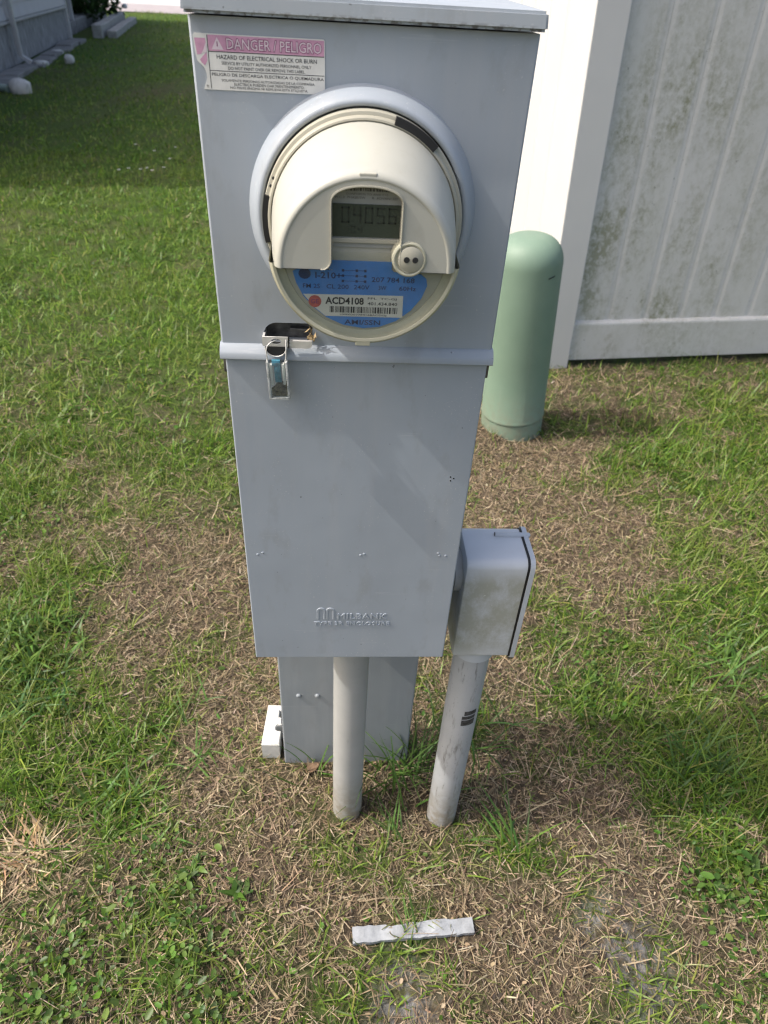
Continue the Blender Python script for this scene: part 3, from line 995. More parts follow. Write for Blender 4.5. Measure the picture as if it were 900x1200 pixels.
# raised lip round the opening
mb = MB()
k = len(inner)
cz = sum(p[1] for p in inner) / k
V = []
for s_, h in ((1.0, 0.1164), (1.0, 0.1180), (0.975, 0.1182), (0.955, 0.1172), (0.95, 0.0978)):
    for p in inner:
        V.append((p[0] * s_, -h, (p[1] - 0.01) * (s_ if p[1] > 0.01 else 1) + 0.01))
F = [(r_ * k + i, r_ * k + i + 1, (r_ + 1) * k + i + 1, (r_ + 1) * k + i) for r_ in range(4) for i in range(k - 1)]
mb.add(V, F)
mb.build('opening_lip', M['cream_dull'], hood, 50)
MB().box(-0.0068, 0.0068, -0.1168, -0.1080, 0.0535, 0.0590, 0.0009).build('hood_tab', M['plate'], hood)
# display assembly behind the opening
disp = MB().box(-0.0278, 0.0278, -0.0988, -0.0950, -0.0005, 0.0525).build('display', M['paper_dull'], met)
MB().prism(rounded(-0.0272, 0.0268, 0.0075, 0.0318, 0.0006, 2), -0.0995, -0.0985).build('screen', M['lcd'], disp)


def seg7(mb, ch, x, z, w, h, y, t):
    S = {'0': 'abcdef', '1': 'bc', '4': 'fgbc', '5': 'afgcd', '6': 'afgedc', '2': 'abged', '8': 'abcdefg'}[ch]
    sh = 0.06 * h
    for s in S:
        x0, x1, z0, z1 = {'a': (x, x + w, z + h - t, z + h), 'd': (x, x + w, z, z + t), 'g': (x, x + w, z + h / 2 - t / 2, z + h / 2 + t / 2),
                          'f': (x, x + t, z + h / 2, z + h), 'e': (x, x + t, z, z + h / 2), 'b': (x + w - t, x + w, z + h / 2, z + h), 'c': (x + w - t, x + w, z, z + h / 2)}[s]
        flat(mb, [(x0 + 0.0002, z0 + 0.0002), (x1 - 0.0002, z0 + 0.0002), (x1 - 0.0002, z1 - 0.0002), (x0 + 0.0002, z1 - 0.0002)], y)


mb = MB()
for i, ch in enumerate('04056'):
    seg7(mb, ch, -0.0195 + i * 0.0091, 0.0178, 0.0065, 0.0120, -0.0997, 0.0014)
for i, ch in enumerate('104'):
    seg7(mb, ch, -0.0170 + i * 0.0052, 0.0102, 0.0036, 0.0058, -0.0997, 0.0008)
mb.build('digits', M['lcd_ink'], disp)
mb = MB()
barcode(mb, -0.024, 0.0235, 0.0410, 0.0465, -0.0991, 26, 3)
text_into(mb, 'CONFORMS TO ANSI C12', -0.016, 0.016, 0.0382, 0.0396, -0.0991)
text_into(mb, 'N.C.3  PHASE/2W      R  ADVANCED', -0.024, 0.0235, 0.0355, 0.0372, -0.0991)
mb.build('display_print', M['print_soft'], disp)
MB().box(-0.0275, 0.0272, -0.1006, -0.0985, 0.0032, 0.0066, 0.0004).build('display_bar', M['cream_dull'], disp)

# blue nameplate
def circ_pts(r, a0, a1, n_, sz=1.0):
    return [(r * math.cos(R(a0 + (a1 - a0) * i / n_)), sz * r * math.sin(R(a0 + (a1 - a0) * i / n_))) for i in range(n_ + 1)]
zb0 = -0.0112
pl = [(-0.0370, zb0), (-0.0545, -0.0205)]
pl += [(-0.0520, -0.030), (-0.0470, -0.0400), (-0.0390, -0.0495), (-0.0290, -0.0575), (-0.0160, -0.0635), (0.0, -0.0660), (0.0130, -0.0645), (0.0260, -0.0590), (0.0370, -0.0500), (0.0450, -0.0390), (0.0485, -0.0290), (0.0475, -0.0235), (0.0430, -0.0200), (0.0300, -0.0195), (0.0225, -0.0190), (0.0205, -0.0170), (0.0203, zb0)]
YN = -0.0983
name = MB().prism(pl, -0.0976, YN).build('nameplate', M['blue'], met)
wl = [(-0.0470, -0.0385), (0.0305, -0.0378), (0.0308, -0.0560), (-0.0300, -0.0562), (-0.0385, -0.0490)]
MB().prism(wl, YN + 0.0001, YN - 0.0002).build('paper_label', M['paper'], name)
mb = MB()
text_into(mb, 'ACD4108', -0.0300, 0.0000, -0.0462, -0.0402, YN - 0.0003, 0.022)
barcode(mb, -0.0265, 0.0275, -0.0530, -0.0478, YN - 0.0003, 34, 8)
text_into(mb, 'FPL  TC-GJ', 0.0030, 0.0255, -0.0420, -0.0398, YN - 0.0003, 0.006)
text_into(mb, '401.434.840', 0.0030, 0.0262, -0.0462, -0.0436, YN - 0.0003, 0.008)
text_into(mb, '10000207784168ACDGJ', -0.0185, 0.0180, -0.0556, -0.0538, YN - 0.0003, 0.004)
mb.build('label_print', M['print'], name)
mb = MB()
flat(mb, [(-0.0380 + 0.0050 * math.cos(2 * math.pi * i / 24), -0.0442 + 0.0050 * math.sin(2 * math.pi * i / 24)) for i in range(24)], YN - 0.0003)
mb.build('red_dot', M['red'], name)
mb = MB()
text_into(mb, 'GE', -0.0410, -0.0350, -0.0460, -0.0424, YN - 0.0004, 0.01)
mb.build('dot_print', M['maroon'], name)
mb = MB()
flat(mb, [(-0.0455 + 0.0046 * math.cos(2 * math.pi * i / 24), -0.0222 + 0.0042 * math.sin(2 * math.pi * i / 24)) for i in range(24)], YN - 0.0002)
mb.build('emblem', M['blue_ink'], name)
mb = MB()
text_into(mb, 'I-210+', -0.0375, -0.0175, -0.0255, -0.0205, YN - 0.0002, 0.012)
text_into(mb, '207 784 168', 0.0055, 0.0385, -0.0272, -0.0232, YN - 0.0002, 0.006)
for i, (s, x0, x1) in enumerate((('FM 2S', -0.047, -0.034), ('CL 200', -0.029, -0.012), ('240V', -0.008, 0.004), ('3W', 0.011, 0.017), ('60Hz', 0.027, 0.040))):
    text_into(mb, s, x0, x1, -0.0335, -0.0300, YN - 0.0002, 0.003)
for i in range(3):
    z_ = -0.0185 - i * 0.0042
    flat(mb, rect(-0.0165, 0.0010, z_ - 0.0003, z_), YN - 0.0002)
    for x_ in (-0.0165, -0.0060, 0.0005):
        flat(mb, rect(x_ - 0.0009, x_ + 0.0009, z_ - 0.0012, z_ + 0.0008), YN - 0.0002)
mb.build('nameplate_print', M['blue_ink'], name)
mb = MB()
text_into(mb, 'AMI/SSN', -0.0150, 0.0135, -0.0630, -0.0588, YN - 0.0002, 0.008)
mb.build('network_print', M['blue_ink'], name)
for ob_ in (bpy.data.objects['face_plate'], disp, name):
    ob_.location.y = -0.0065
    if ob_ is not bpy.data.objects['face_plate']:
        ob_.location.z = 0.0030 if ob_ is disp else 0.0030
name.scale = (1.07, 1.0, 1.03)
# optical port
PX, PZ = 0.0345, -0.0022
port = MB().lathe([(0.0145, 0.0980), (0.0138, 0.1160), (0.0134, 0.1174), (0.0122, 0.1180), (0.0110, 0.1176), (0.0106, 0.1166), (0.0, 0.1166)], 'Y', (PX, 0, PZ), 40).build('optical_port', M['rim'], met, 40)
MB().lathe([(0.0104, 0.1166), (0.0102, 0.1176), (0.0096, 0.1181), (0.0, 0.1181)], 'Y', (PX + 0.0012, 0, PZ), 32).build('port_disc', M['cream_dull'], port, 40)
for sx in (-1, 1):
    MB().lathe([(0.0024, 0.1182), (0.0022, 0.1187), (0.0, 0.1187)], 'Y', (PX + 0.0012 + sx * 0.0034, 0, PZ), 14).build('port_hole', M['hole'], port)

# ------------------------------------------------------------------ wire seal hanging from the latch
seal = thing('meter_seal', 'small clear plastic seal with blue insert hanging on a wire from the latch', 'seal', (-0.083, -0.017, 1.0750), (0, R(-2.5), R(2)))
body = MB()
xo, zo = 0.0108, -0.042
for (x0, x1, z0, z1) in ((-xo, -xo + 0.0022, zo, 0.0), (xo - 0.0022, xo, zo, 0.0), (-xo, xo, zo, zo + 0.0022)):
    body.box(x0, x1, -0.0045, 0.0045, z0, z1, 0.0004)
body.build('seal_frame', M['seal_rim'], seal, 40)
MB().box(-xo + 0.0008, xo - 0.0008, -0.0036, -0.0030, zo + 0.001, -0.001).build('seal_window', M['clear_seal'], seal)
M['seal_blue'] = plain('blue seal insert', (0.07, 0.24, 0.33), 0.4, 0, 0.3, 200)
M['residue'] = plain('brown residue', (0.12, 0.105, 0.065), 0.9, 0, 0.7, 400, 0.5, 500)
mb = MB()
mb.box(-0.0050, 0.0035, -0.0022, 0.0022, -0.0050, 0.0012, 0.0005)
mb.box(-0.0034, 0.0034, -0.0018, 0.0018, -0.0235, -0.0050, 0.0004)
mb.build('seal_insert', M['seal_blue'], seal, 30)
MB().prism([(-0.0078, -0.0395), (0.0080, -0.0392), (0.0082, -0.0225), (0.0040, -0.0245), (0.0, -0.0225), (-0.0045, -0.0285), (-0.0078, -0.031)], -0.0016, 0.0020).build('residue', M['residue'], seal)
for sx in (-1, 1):
    MB().box(sx * 0.0062 - 0.0014, sx * 0.0062 + 0.0014, -0.0024, 0.0024, -0.026, -0.003, 0.0004).build('seal_channel', M['paper'], seal, 30)
wp = [(-0.0086, 0.0, -0.004), (-0.0092, -0.001, 0.004), (-0.0094, -0.001, 0.012), (-0.0080, -0.0005, 0.0165), (-0.0045, 0.0012, 0.0192), (0.0, 0.0035, 0.0203), (0.002, 0.008, 0.0200)]
mb = MB()
mb.tube(wp, 0.00062, 8)
mb.tube([(0.0080, 0.0, -0.002), (0.0098, -0.001, 0.004), (0.0104, 0.0, 0.012), (0.0110, 0.002, 0.0195), (0.011, 0.008, 0.0205)], 0.00062, 8)
mb.build('seal_wire', M['steel'], seal, 60)
# papery scrap tucked behind the meter
mb = MB()
r_ = random.Random(4)
for i in range(16):
    p = Vector((-0.0475 + r_.uniform(-.005, .005), -0.004 + r_.uniform(-.004, .003), 1.1010 + r_.uniform(-.007, .007)))
    d1 = Vector((r_.uniform(-1, 1), r_.uniform(-1, 1), r_.uniform(-1, 1))).normalized() * 0.0045
    d2 = Vector((r_.uniform(-1, 1), r_.uniform(-1, 1), r_.uniform(-1, 1))).normalized() * 0.0018
    mb.add([p - d1, p + d2, p + d1, p - d2], [(0, 1, 2, 3)])
M['scrap'] = plain('dry scrap', (0.34, 0.25, 0.13), 0.8, 0, 0.4, 300)
tag(mb.build('dry_scrap', M['scrap']), 'tiny tan dry scrap wedged between latch and meter rim', 'debris')

# ------------------------------------------------------------------ conduits and junction box
con = thing('conduit', 'grey plastic conduit rising from the ground into the bottom of the meter pedestal', 'conduit', (0.0045, 0.095, 0), group='conduits in front of the pedestal post')
MB().lathe([(0.0301, -0.06), (0.0301, 0.604)], 'Z', (0, 0, 0), 48).build('pipe', M['pvc'], con, 40)

con2 = thing('conduit', 'scuffed grey plastic conduit with black print, standing under the small junction box', 'conduit', (0.203, 0.078, 0), group='conduits in front of the pedestal post')
MB().lathe([(0.0301, -0.06), (0.0301, 0.556)], 'Z', (0, 0, 0), 48).build('pipe', M['pvc_scuffed'], con2, 40)
mb = MB()
for z0, z1, a0, a1 in ((0.3835, 0.3950, -92, -48), (0.3720, 0.3810, -98, -50), (0.3540, 0.3700, -98, -50)):
    n_ = 8
    V = []
    for i in range(n_ + 1):
        a = R(a0 + (a1 - a0) * i / n_)
        V += [(0.0304 * math.cos(a), 0.0304 * math.sin(a), z0), (0.0304 * math.cos(a), 0.0304 * math.sin(a), z1)]
    mb.add(V, [(2 * i, 2 * i + 2, 2 * i + 3, 2 * i + 1) for i in range(n_)])
M['smudge'] = plain('smudged black print', (0.05, 0.05, 0.05), 0.7, 0, 0.8, 160)
mb.build('printed_mark', M['smudge'], con2)

jb = thing('junction_box', 'small grey plastic junction box stained with algae on the right side of the pedestal', 'junction box')


def yz_round(y0, y1, z0, z1, r):
    return rounded(y0, y1, z0, z1, r, 6)


mb = MB()
prof_rows = [(0.1605, 0.004), (0.1618, 0.0012), (0.1650, 0.0), (0.2480, 0.0)]
V = []
for x_, ins in prof_rows:
    V += [(x_, p[0], p[1]) for p in yz_round(0.036 + ins, 0.122 - ins, 0.5535 + ins, 0.7515 - ins, (0.006, 0.006, 0.014, 0.014))]
k = len(yz_round(0, 1, 0, 1, .1))
F = [(r_ * k + i, r_ * k + (i + 1) % k, (r_ + 1) * k + (i + 1) % k, (r_ + 1) * k + i) for r_ in range(3) for i in range(k)]
F += [tuple(range(k)), tuple(range(3 * k, 4 * k))]
mb.add(V, F)
jbody = mb.build('box_body', M['jbox'], jb, 40)
MB().prism(yz_round(0.0350, 0.1230, 0.5525, 0.7525, (0.006, 0.006, 0.014, 0.014)), 0.2480, 0.2512, 'YZ').build('gasket', M['black'], jb)
lid = MB().prism(yz_round(0.0335, 0.1245, 0.5512, 0.7540, (0.006, 0.006, 0.014, 0.014)), 0.2512, 0.2580, 'YZ').build('lid', M['jbox_lid'], jb, 40)
mb = MB()
mb.lathe([(0.0036, 0.0), (0.0042, 0.001), (0.0042, 0.0500), (0.0030, 0.0520)], 'X', (0.2095, 0.0975, 0.7520), 14)
mb.build('screw_lug', M['jbox_lid'], jb, 40)
MB().lathe([(0.0030, 0.0), (0.0030, 0.001)], 'X', (0.2086, 0.0975, 0.7535), 12).build('lug_hole', M['dark_steel_and_notch'], jb)
MB().lathe([(0.0348, 0.530), (0.0348, 0.5534)], 'Z', (0.203, 0.078, 0), 40, cap=False).build('hub', M['jbox_lid'], jb, 40)
MB().lathe([(0.0348, 0.5300), (0.0302, 0.5298)], 'Z', (0.203, 0.078, 0), 40, cap=False).build('hub_edge', M['jbox_lid'], jb, 40)
MB().lathe([(0.0290, 0.1372), (0.0290, 0.1500), (0.0320, 0.1502), (0.0320, 0.1612)], 'X', (0, 0.080, 0.700), 32).build('nipple', M['pvc'], jb, 40)

# white notched bracket beside the post
br = [(-0.023, -0.050), (0.023, -0.050)]
br += [(0.023, -0.016)]
br += [(0.0185 + 0.0105 * math.cos(R(250 - 140 * i / 10)) - 0.0, -0.008 + 0.0085 * math.sin(R(250 - 140 * i / 10))) for i in range(11)]
br += [(0.023, 0.000), (0.020, 0.018), (0.0135, 0.019), (0.0135, 0.036), (0.023, 0.037), (0.023, 0.050), (-0.019, 0.050)]
bm = bmesh.new()
v0 = [bm.verts.new((p[0], p[1], 0.0)) for p in br]
f0 = bm.faces.new(v0)
ex = bmesh.ops.extrude_face_region(bm, geom=[f0])
bmesh.ops.translate(bm, verts=[e for e in ex['geom'] if isinstance(e, bmesh.types.BMVert)], vec=(0, 0, 0.060))
tope = [e for e in bm.edges if all(v.co.z > 0.05 for v in e.verts)]
bmesh.ops.bevel(bm, geom=tope, offset=0.002, segments=2, affect='EDGES')
o = MB().bm(bm).build('bracket', M['white_block'], None, 35)
o.location = (-0.1625, 0.262, -0.003)
o.rotation_euler = (R(3), 0, R(-2))
o.scale = (0.84, 1.0, 1.05)
tag(o, 'white notched plastic bracket lying beside the left edge of the pedestal post', 'bracket')

V, F = [], []
for i in range(9):
    t = i / 8
    w_ = 0.013 * math.sin(math.pi * (0.08 + 0.88 * t)) ** 0.8
    V += [(0.046 * (t - 0.5), -w_, 0.004 + 0.010 * t * t + 0.3 * w_), (0.046 * (t - 0.5), 0, 0.002 + 0.010 * t * t), (0.046 * (t - 0.5), w_, 0.004 + 0.010 * t * t + 0.35 * w_)]
for i in range(8):
    a = 3 * i
    F += [(a, a + 3, a + 4, a + 1), (a + 1, a + 4, a + 5, a + 2)]
o = MB().add(V, F).build('dead_leaf', plain('dead leaf', (0.17, 0.105, 0.06), 0.8, 0, 0.4, 90), None, 60)
o.location = (-0.072, 0.180, 0.010)
o.rotation_euler = (R(12), R(-8), R(25))
o.scale = (0.7, 0.7, 0.7)
tag(o, 'curled brown dead leaf at the foot of the pedestal post', 'dead leaf')

# weathered strip on the ground
mb = MB()
V = []
r_ = random.Random(3)
n_ = 22
for i in range(n_ + 1):
    x_ = -0.112 + 0.224 * i / n_
    e0 = -0.0125 + r_.uniform(-.0012, .0012)
    e1 = 0.0140 + r_.uniform(-.0012, .0012)
    if i in (7, 8, 9):
        e1 -= 0.004
    zz = 0.006 + 0.0012 * math.sin(i * 0.9)
    V += [(x_, e0, -0.004), (x_, e0, zz), (x_, e1, zz + 0.001), (x_, e1, -0.004)]
F = []
for i in range(n_):
    a = 4 * i
    F += [(a, a + 4, a + 5, a + 1), (a + 1, a + 5, a + 6, a + 2), (a + 2, a + 6, a + 7, a + 3)]
F += [(0, 1, 2, 3), (4 * n_ + 3, 4 * n_ + 2, 4 * n_ + 1, 4 * n_)]
o = MB().add(V, F).build('plastic_strip', M['weathered'])
o.location = (0.126, -0.151, 0.006)
o.rotation_euler = (0, 0, R(3))
tag(o, 'weathered pale grey plastic strip lying in the dry grass in the foreground', 'strip')

# ------------------------------------------------------------------ green utility pedestal
gp = thing('utility_pedestal', 'green domed cable pedestal standing before the white fence', 'cable pedestal', (0.662, 1.690, 0.0), (R(1.0), R(-4.5), 0))
MB().lathe([(0.120, -0.05), (0.1195, 0.060), (0.1185, 0.064), (0.114, 0.065)], 'Z', (0, 0, 0), 64).build('base', M['green'], gp, 40)
dome = [(0.1145, 0.0672), (0.1222, 0.0680), (0.1228, 0.072), (0.1222, 0.077), (0.1205, 0.080), (0.1200, 0.30), (0.1195, 0.655)]
dome += [(0.1195 * math.cos(R(a)) ** 0.62 if a < 88 else 0.004, 0.655 + 0.088 * math.sin(R(a))) for a in (8, 16, 25, 35, 46, 57, 68, 78, 88)]
MB().lathe(dome, 'Z', (0, 0, 0), 72).build('dome', M['green'], gp, 35)
mb = MB()
for i in range(6):
    pass
a0 = R(-66)
V = []
for i in range(7):
    a = a0 + R(14) * i / 6
    V += [(0.1206 * math.cos(a), 0.1206 * math.sin(a), 0.628 + 0.004 * i / 6), (0.1206 * math.cos(a), 0.1206 * math.sin(a), 0.6325 + 0.004 * i / 6)]
MB().add(V, [(2 * i, 2 * i + 2, 2 * i + 3, 2 * i + 1) for i in range(6)]).build('slot_mark', M['hole'], gp)

# ------------------------------------------------------------------ white vinyl fence
FA = R(7.6)
SH = -0.052


def fence_frame(name, label, loc, ang):
    t = thing(name, label, 'fence', loc, (0, 0, ang))
    return t


def sheared(mb):
    mb.v = [(x + SH * z, y, z) for x, y, z in mb.v]
    return mb


ff_ = fence_frame('vinyl_fence', 'white vinyl board fence stained with green mould behind the green pedestal', (1.030, 2.262, 0), FA)
pst = sheared(MB().box(-0.132, -0.003, -0.035, 0.094, -0.05, 1.95, 0.004)).build('post', M['vinyl_clean'], ff_)
sheared(MB().box(-0.138, 0.003, -0.041, 0.100, 1.951, 1.985, 0.01)).build('post_cap', M['vinyl_clean'], pst)
x_ = 0.0
bw = 0.178
for i in range(25):
    x0 = -0.001 + i * bw + (0.131 if i > 12 else 0.0)
    # tongue and groove board: flat face, chamfered edges, ribbed joint
    pr_ = [(x0 + 0.0005, 0.034), (x0 + 0.0005, 0.0084), (x0 + 0.005, 0.0081), (x0 + 0.018, 0.0060), (x0 + bw - 0.022, 0.0060), (x0 + bw - 0.010, 0.0080), (x0 + bw - 0.0005, 0.0084), (x0 + bw - 0.0005, 0.034)]
    mb = MB()
    V = [(p[0], p[1], z) for z in (0.17, 1.80) for p in pr_]
    n_ = len(pr_)
    mb.add(V, [(i_, (i_ + 1) % n_, (i_ + 1) % n_ + n_, i_ + n_) for i_ in range(n_)] + [tuple(range(n_)), tuple(range(n_, 2 * n_))])
    sheared(mb).build('board', M['vinyl'], ff_)
rp = [(-0.012, 0.026), (-0.014, 0.028), (-0.014, 0.196), (-0.0125, 0.202), (-0.009, 0.206), (0.0145, 0.214), (0.046, 0.214), (0.046, 0.026)]
for xa, xb in ((-0.003, 2.316), (2.440, 4.580)):
    mb = MB()
    mb.prism(rp, xa, xb, 'YZ')
    sheared(mb).build('bottom_rail', M['vinyl_rail'], ff_)
    sheared(MB().box(xa + 0.003, xb, -0.014, 0.046, 1.72, 1.86, 0.004)).build('top_rail', M['vinyl_clean'], ff_)
    sheared(MB().box(xb + 0.001, xb + 0.123, -0.035, 0.094, -0.05, 1.95, 0.004)).build('post', M['vinyl_clean'], ff_)

# side run: goes away from the corner, its sunlit face to the left
fs = fence_frame('vinyl_fence', 'bright sunlit white vinyl fence running back from the corner post', (1.030, 2.262, 0), FA)
for i in range(30):
    y0 = 0.095 + i * bw
    pr_ = [(-0.050, y0 + 0.0005), (-0.0985, y0 + 0.0005), (-0.1000, y0 + 0.008), (-0.1035, y0 + 0.012), (-0.1035, y0 + bw - 0.012), (-0.1000, y0 + bw - 0.008), (-0.0985, y0 + bw - 0.0005), (-0.050, y0 + bw - 0.0005)]
    mb = MB()
    V = [(p[0], p[1], z) for z in (0.17, 1.80) for p in pr_]
    n_ = len(pr_)
    mb.add(V, [(i_, (i_ + 1) % n_, (i_ + 1) % n_ + n_, i_ + n_) for i_ in range(n_)] + [tuple(range(n_)), tuple(range(n_, 2 * n_))])
    sheared(mb).build('board', M['vinyl_clean'], fs)
sheared(MB().box(-0.118, -0.036, 0.0945, 0.094 + 30 * bw, 0.03, 0.205, 0.004)).build('bottom_rail', M['vinyl_clean'], fs)
sheared(MB().box(-0.118, -0.036, 0.0945, 0.094 + 30 * bw, 1.72, 1.86, 0.004)).build('top_rail', M['vinyl_clean'], fs)

# ------------------------------------------------------------------ house at the left (shades the far lawn)
HO = Vector((-5.07, 11.37, 0))
HA = math.atan2(0.16, 0.987)          # local +Y runs along the wall, +X out of the wall
house = thing('house', 'grey clapboard house with skirting panels at the far left of the lawn', 'house', HO, (0, 0, HA))
S0, S1 = -6.15, 7.0
MB().box(-6.2, -0.06, S0, S1, -0.1, 0.60).build('skirting', M['skirt'], house)
mb = MB()
k = 0
s_ = S0 + 0.03
while s_ < S1 - 0.2:
    mb = MB().box(-0.0605, -0.040, s_, s_ + 0.19, 0.02, 0.565, 0.004)
    mb.build('skirting_panel', M['skirt'], house)
    s_ += 0.205
MB().box(-0.07, 0.012, S0, S1, 0.566, 0.612, 0.006).build('skirting_cap', M['skirt_cap'], house)
for i in range(13):
    z0 = 0.62 + i * 0.20
    MB().prism([(-0.05, z0), (0.014, z0 + 0.001), (0.002, z0 + 0.198), (-0.05, z0 + 0.198)], 0, 1, 'XY') if False else None
    m2 = MB()
    p_ = [(-0.06, z0), (0.016, z0 + 0.002), (0.001, z0 + 0.197), (-0.06, z0 + 0.197)]
    V = [(p[0], s, p[1]) for s in (S0 + 0.001, S1 - 0.001) for p in p_]
    m2.add(V, [(0, 1, 5, 4), (1, 2, 6, 5), (2, 3, 7, 6), (3, 0, 4, 7), (0, 3, 2, 1), (4, 5, 6, 7)])
    m2.build('siding_board', M['siding'], house)
MB().box(-6.2, -0.062, S0 + 0.02, S1 - 0.02, 0.6005, 3.30).build('wall', M['siding'], house)
mb = MB()
V = [(0.35, S0 - 0.25, 3.22), (-3.1, S0 - 0.25, 4.35), (-6.55, S0 - 0.25, 3.22), (0.35, S1 + 0.2, 3.22), (-3.1, S1 + 0.2, 4.35), (-6.55, S1 + 0.2, 3.22)]
V += [(x, y, z + 0.12) for x, y, z in V]
mb.add(V, [(0, 3, 4, 1), (1, 4, 5, 2), (6, 7, 10, 9), (7, 8, 11, 10), (0, 6, 9, 3), (2, 5, 11, 8), (0, 1, 7, 6), (1, 2, 8, 7), (3, 9, 10, 4), (4, 10, 11, 5)])
mb.build('roof', M['roof'], house)
for s in (S0 + 0.03, S1 - 0.03):
    MB().add([(-0.1, s, 3.30), (-6.15, s, 3.30), (-3.1, s, 4.30)], [(0, 1, 2)]).build('gable', M['siding'], house)
MB().box(-0.05, 0.030, S1 - 0.06, S1 + 0.05, 0.02, 3.28, 0.005).build('corner_board', M['trim'], house)
# set-back porch wing
MB().box(-6.1, -0.85, S1 + 0.051, 15.5, -0.1, 3.15).build('porch_wall', M['recess_shade'], house)
MB().box(-6.3, -0.1, S1 + 0.21, 15.7, 3.16, 3.30).build('porch_roof', M['roof'], house)
MB().box(-0.20, -0.11, 15.4, 15.5, 0, 3.16, 0.006).build('porch_post', M['trim'], house)
MB().box(-0.20, -0.11, 8.6, 8.7, 0, 3.16, 0.006).build('porch_post', M['trim'], house)
MB().box(-0.84, -0.11, S1 + 0.06, 15.5, 0.0, 0.28, 0.02).build('porch_step', M['concrete_dark'], house)
# downspout
ds = MB()
ds.box(0.045, 0.120, 1.20, 1.29, 0.16, 3.2, 0.012)
ds.build('pipe', M['trim'], None, 30)
dsp = bpy.data.objects['pipe'] if False else None
o = [ob for ob in COL.objects if ob.name.startswith('pipe') and ob.parent is None][0]
down = thing('downspout', 'white downspout running down the grey house wall', 'downspout', HO, (0, 0, HA))
o.parent = down
MB().add([(0.047, 1.205, 0.165), (0.118, 1.205, 0.165), (0.118, 1.285, 0.165), (0.047, 1.285, 0.165), (0.20, 1.205, 0.05), (0.24, 1.205, 0.10), (0.24, 1.285, 0.10), (0.20, 1.285, 0.05)],
         [(0, 1, 5, 4), (1, 2, 6, 5), (2, 3, 7, 6), (3, 0, 4, 7), (4, 5, 6, 7)]).build('elbow', M['trim'], down)

# concrete edging at the foot of the house: separate slabs
i = 0
s_ = -3.0
r_ = random.Random(12)
edg = thing('concrete_edging', 'row of grey concrete slabs along the foot of the house skirting', 'edging', HO, (0, 0, HA))
while s_ < 6.6:
    L_ = r_.uniform(0.75, 1.1)
    MB().box(0.02 + r_.uniform(0, .04), 0.36 + r_.uniform(-.05, .05), s_, s_ + L_ - 0.03, -0.05, 0.05 + r_.uniform(-.015, .02), 0.012).build('slab', M['concrete_dark'], edg)
    s_ += L_
plant = thing('planter_edging', 'low planter border of concrete blocks in front of the flowering bush', 'planter', HO, (0, 0, HA))
for row, x0 in ((0, 0.40), (1, 0.70)):
    for j in range(6):
        y0 = 7.55 + j * 1.02 + row * 0.2
        MB().box(x0, x0 + 0.22, y0, y0 + 0.98, -0.05, 0.26 - 0.11 * row + r_.uniform(-.01, .01), 0.02).build('block', M['concrete'], plant)


def stone(name, loc, size, mat, label, cat, seed, group=None, flatz=1.0):
    bm = bmesh.new()
    bmesh.ops.create_icosphere(bm, subdivisions=2, radius=1.0)
    rr = random.Random(seed)
    for v in bm.verts:
        k = 1 + rr.uniform(-0.13, 0.13)
        c = v.co
        m = max(abs(c.x), abs(c.y), abs(c.z))
        c2 = c / (m ** 0.55)
        v.co = Vector((c2.x * size[0], c2.y * size[1], c2.z * size[2])) * k
    ob = MB().bm(bm).build(name, mat, None, 50)
    ob.location = loc
    ob.rotation_euler = (0, 0, rr.uniform(0, 3))
    return tag(ob, label, cat, group)


stone('rock', (-4.72, 13.45, 0.06), (0.08, 0.08, 0.075), M['rock'], 'small white rock alone on the far lawn near the house', 'rock', 1)
stone('rock', (-5.02, 12.95, 0.03), (0.12, 0.09, 0.05), M['rock'], 'flat pale rock beside the concrete edging', 'rock', 2)
stone('rock', (-5.42, 15.0, 0.03), (0.10, 0.08, 0.04), M['rock'], 'pale rock farther along the concrete edging', 'rock', 5)
stone('rock', (-4.22, 9.90, 0.05), (0.15, 0.13, 0.12), M['rock'], 'large whitish rock at the end of the pale green pipe', 'rock', 3)
mb = MB()
mb.tube([(-5.3, 10.28, 0.06), (-4.9, 10.12, 0.055), (-4.62, 9.96, 0.05), (-4.36, 9.84, 0.048)], 0.046, 14)
tag(mb.build('drain_pipe', M['pale_green'], None, 60), 'pale green drain pipe lying on the lawn beside the whitish rock', 'pipe')


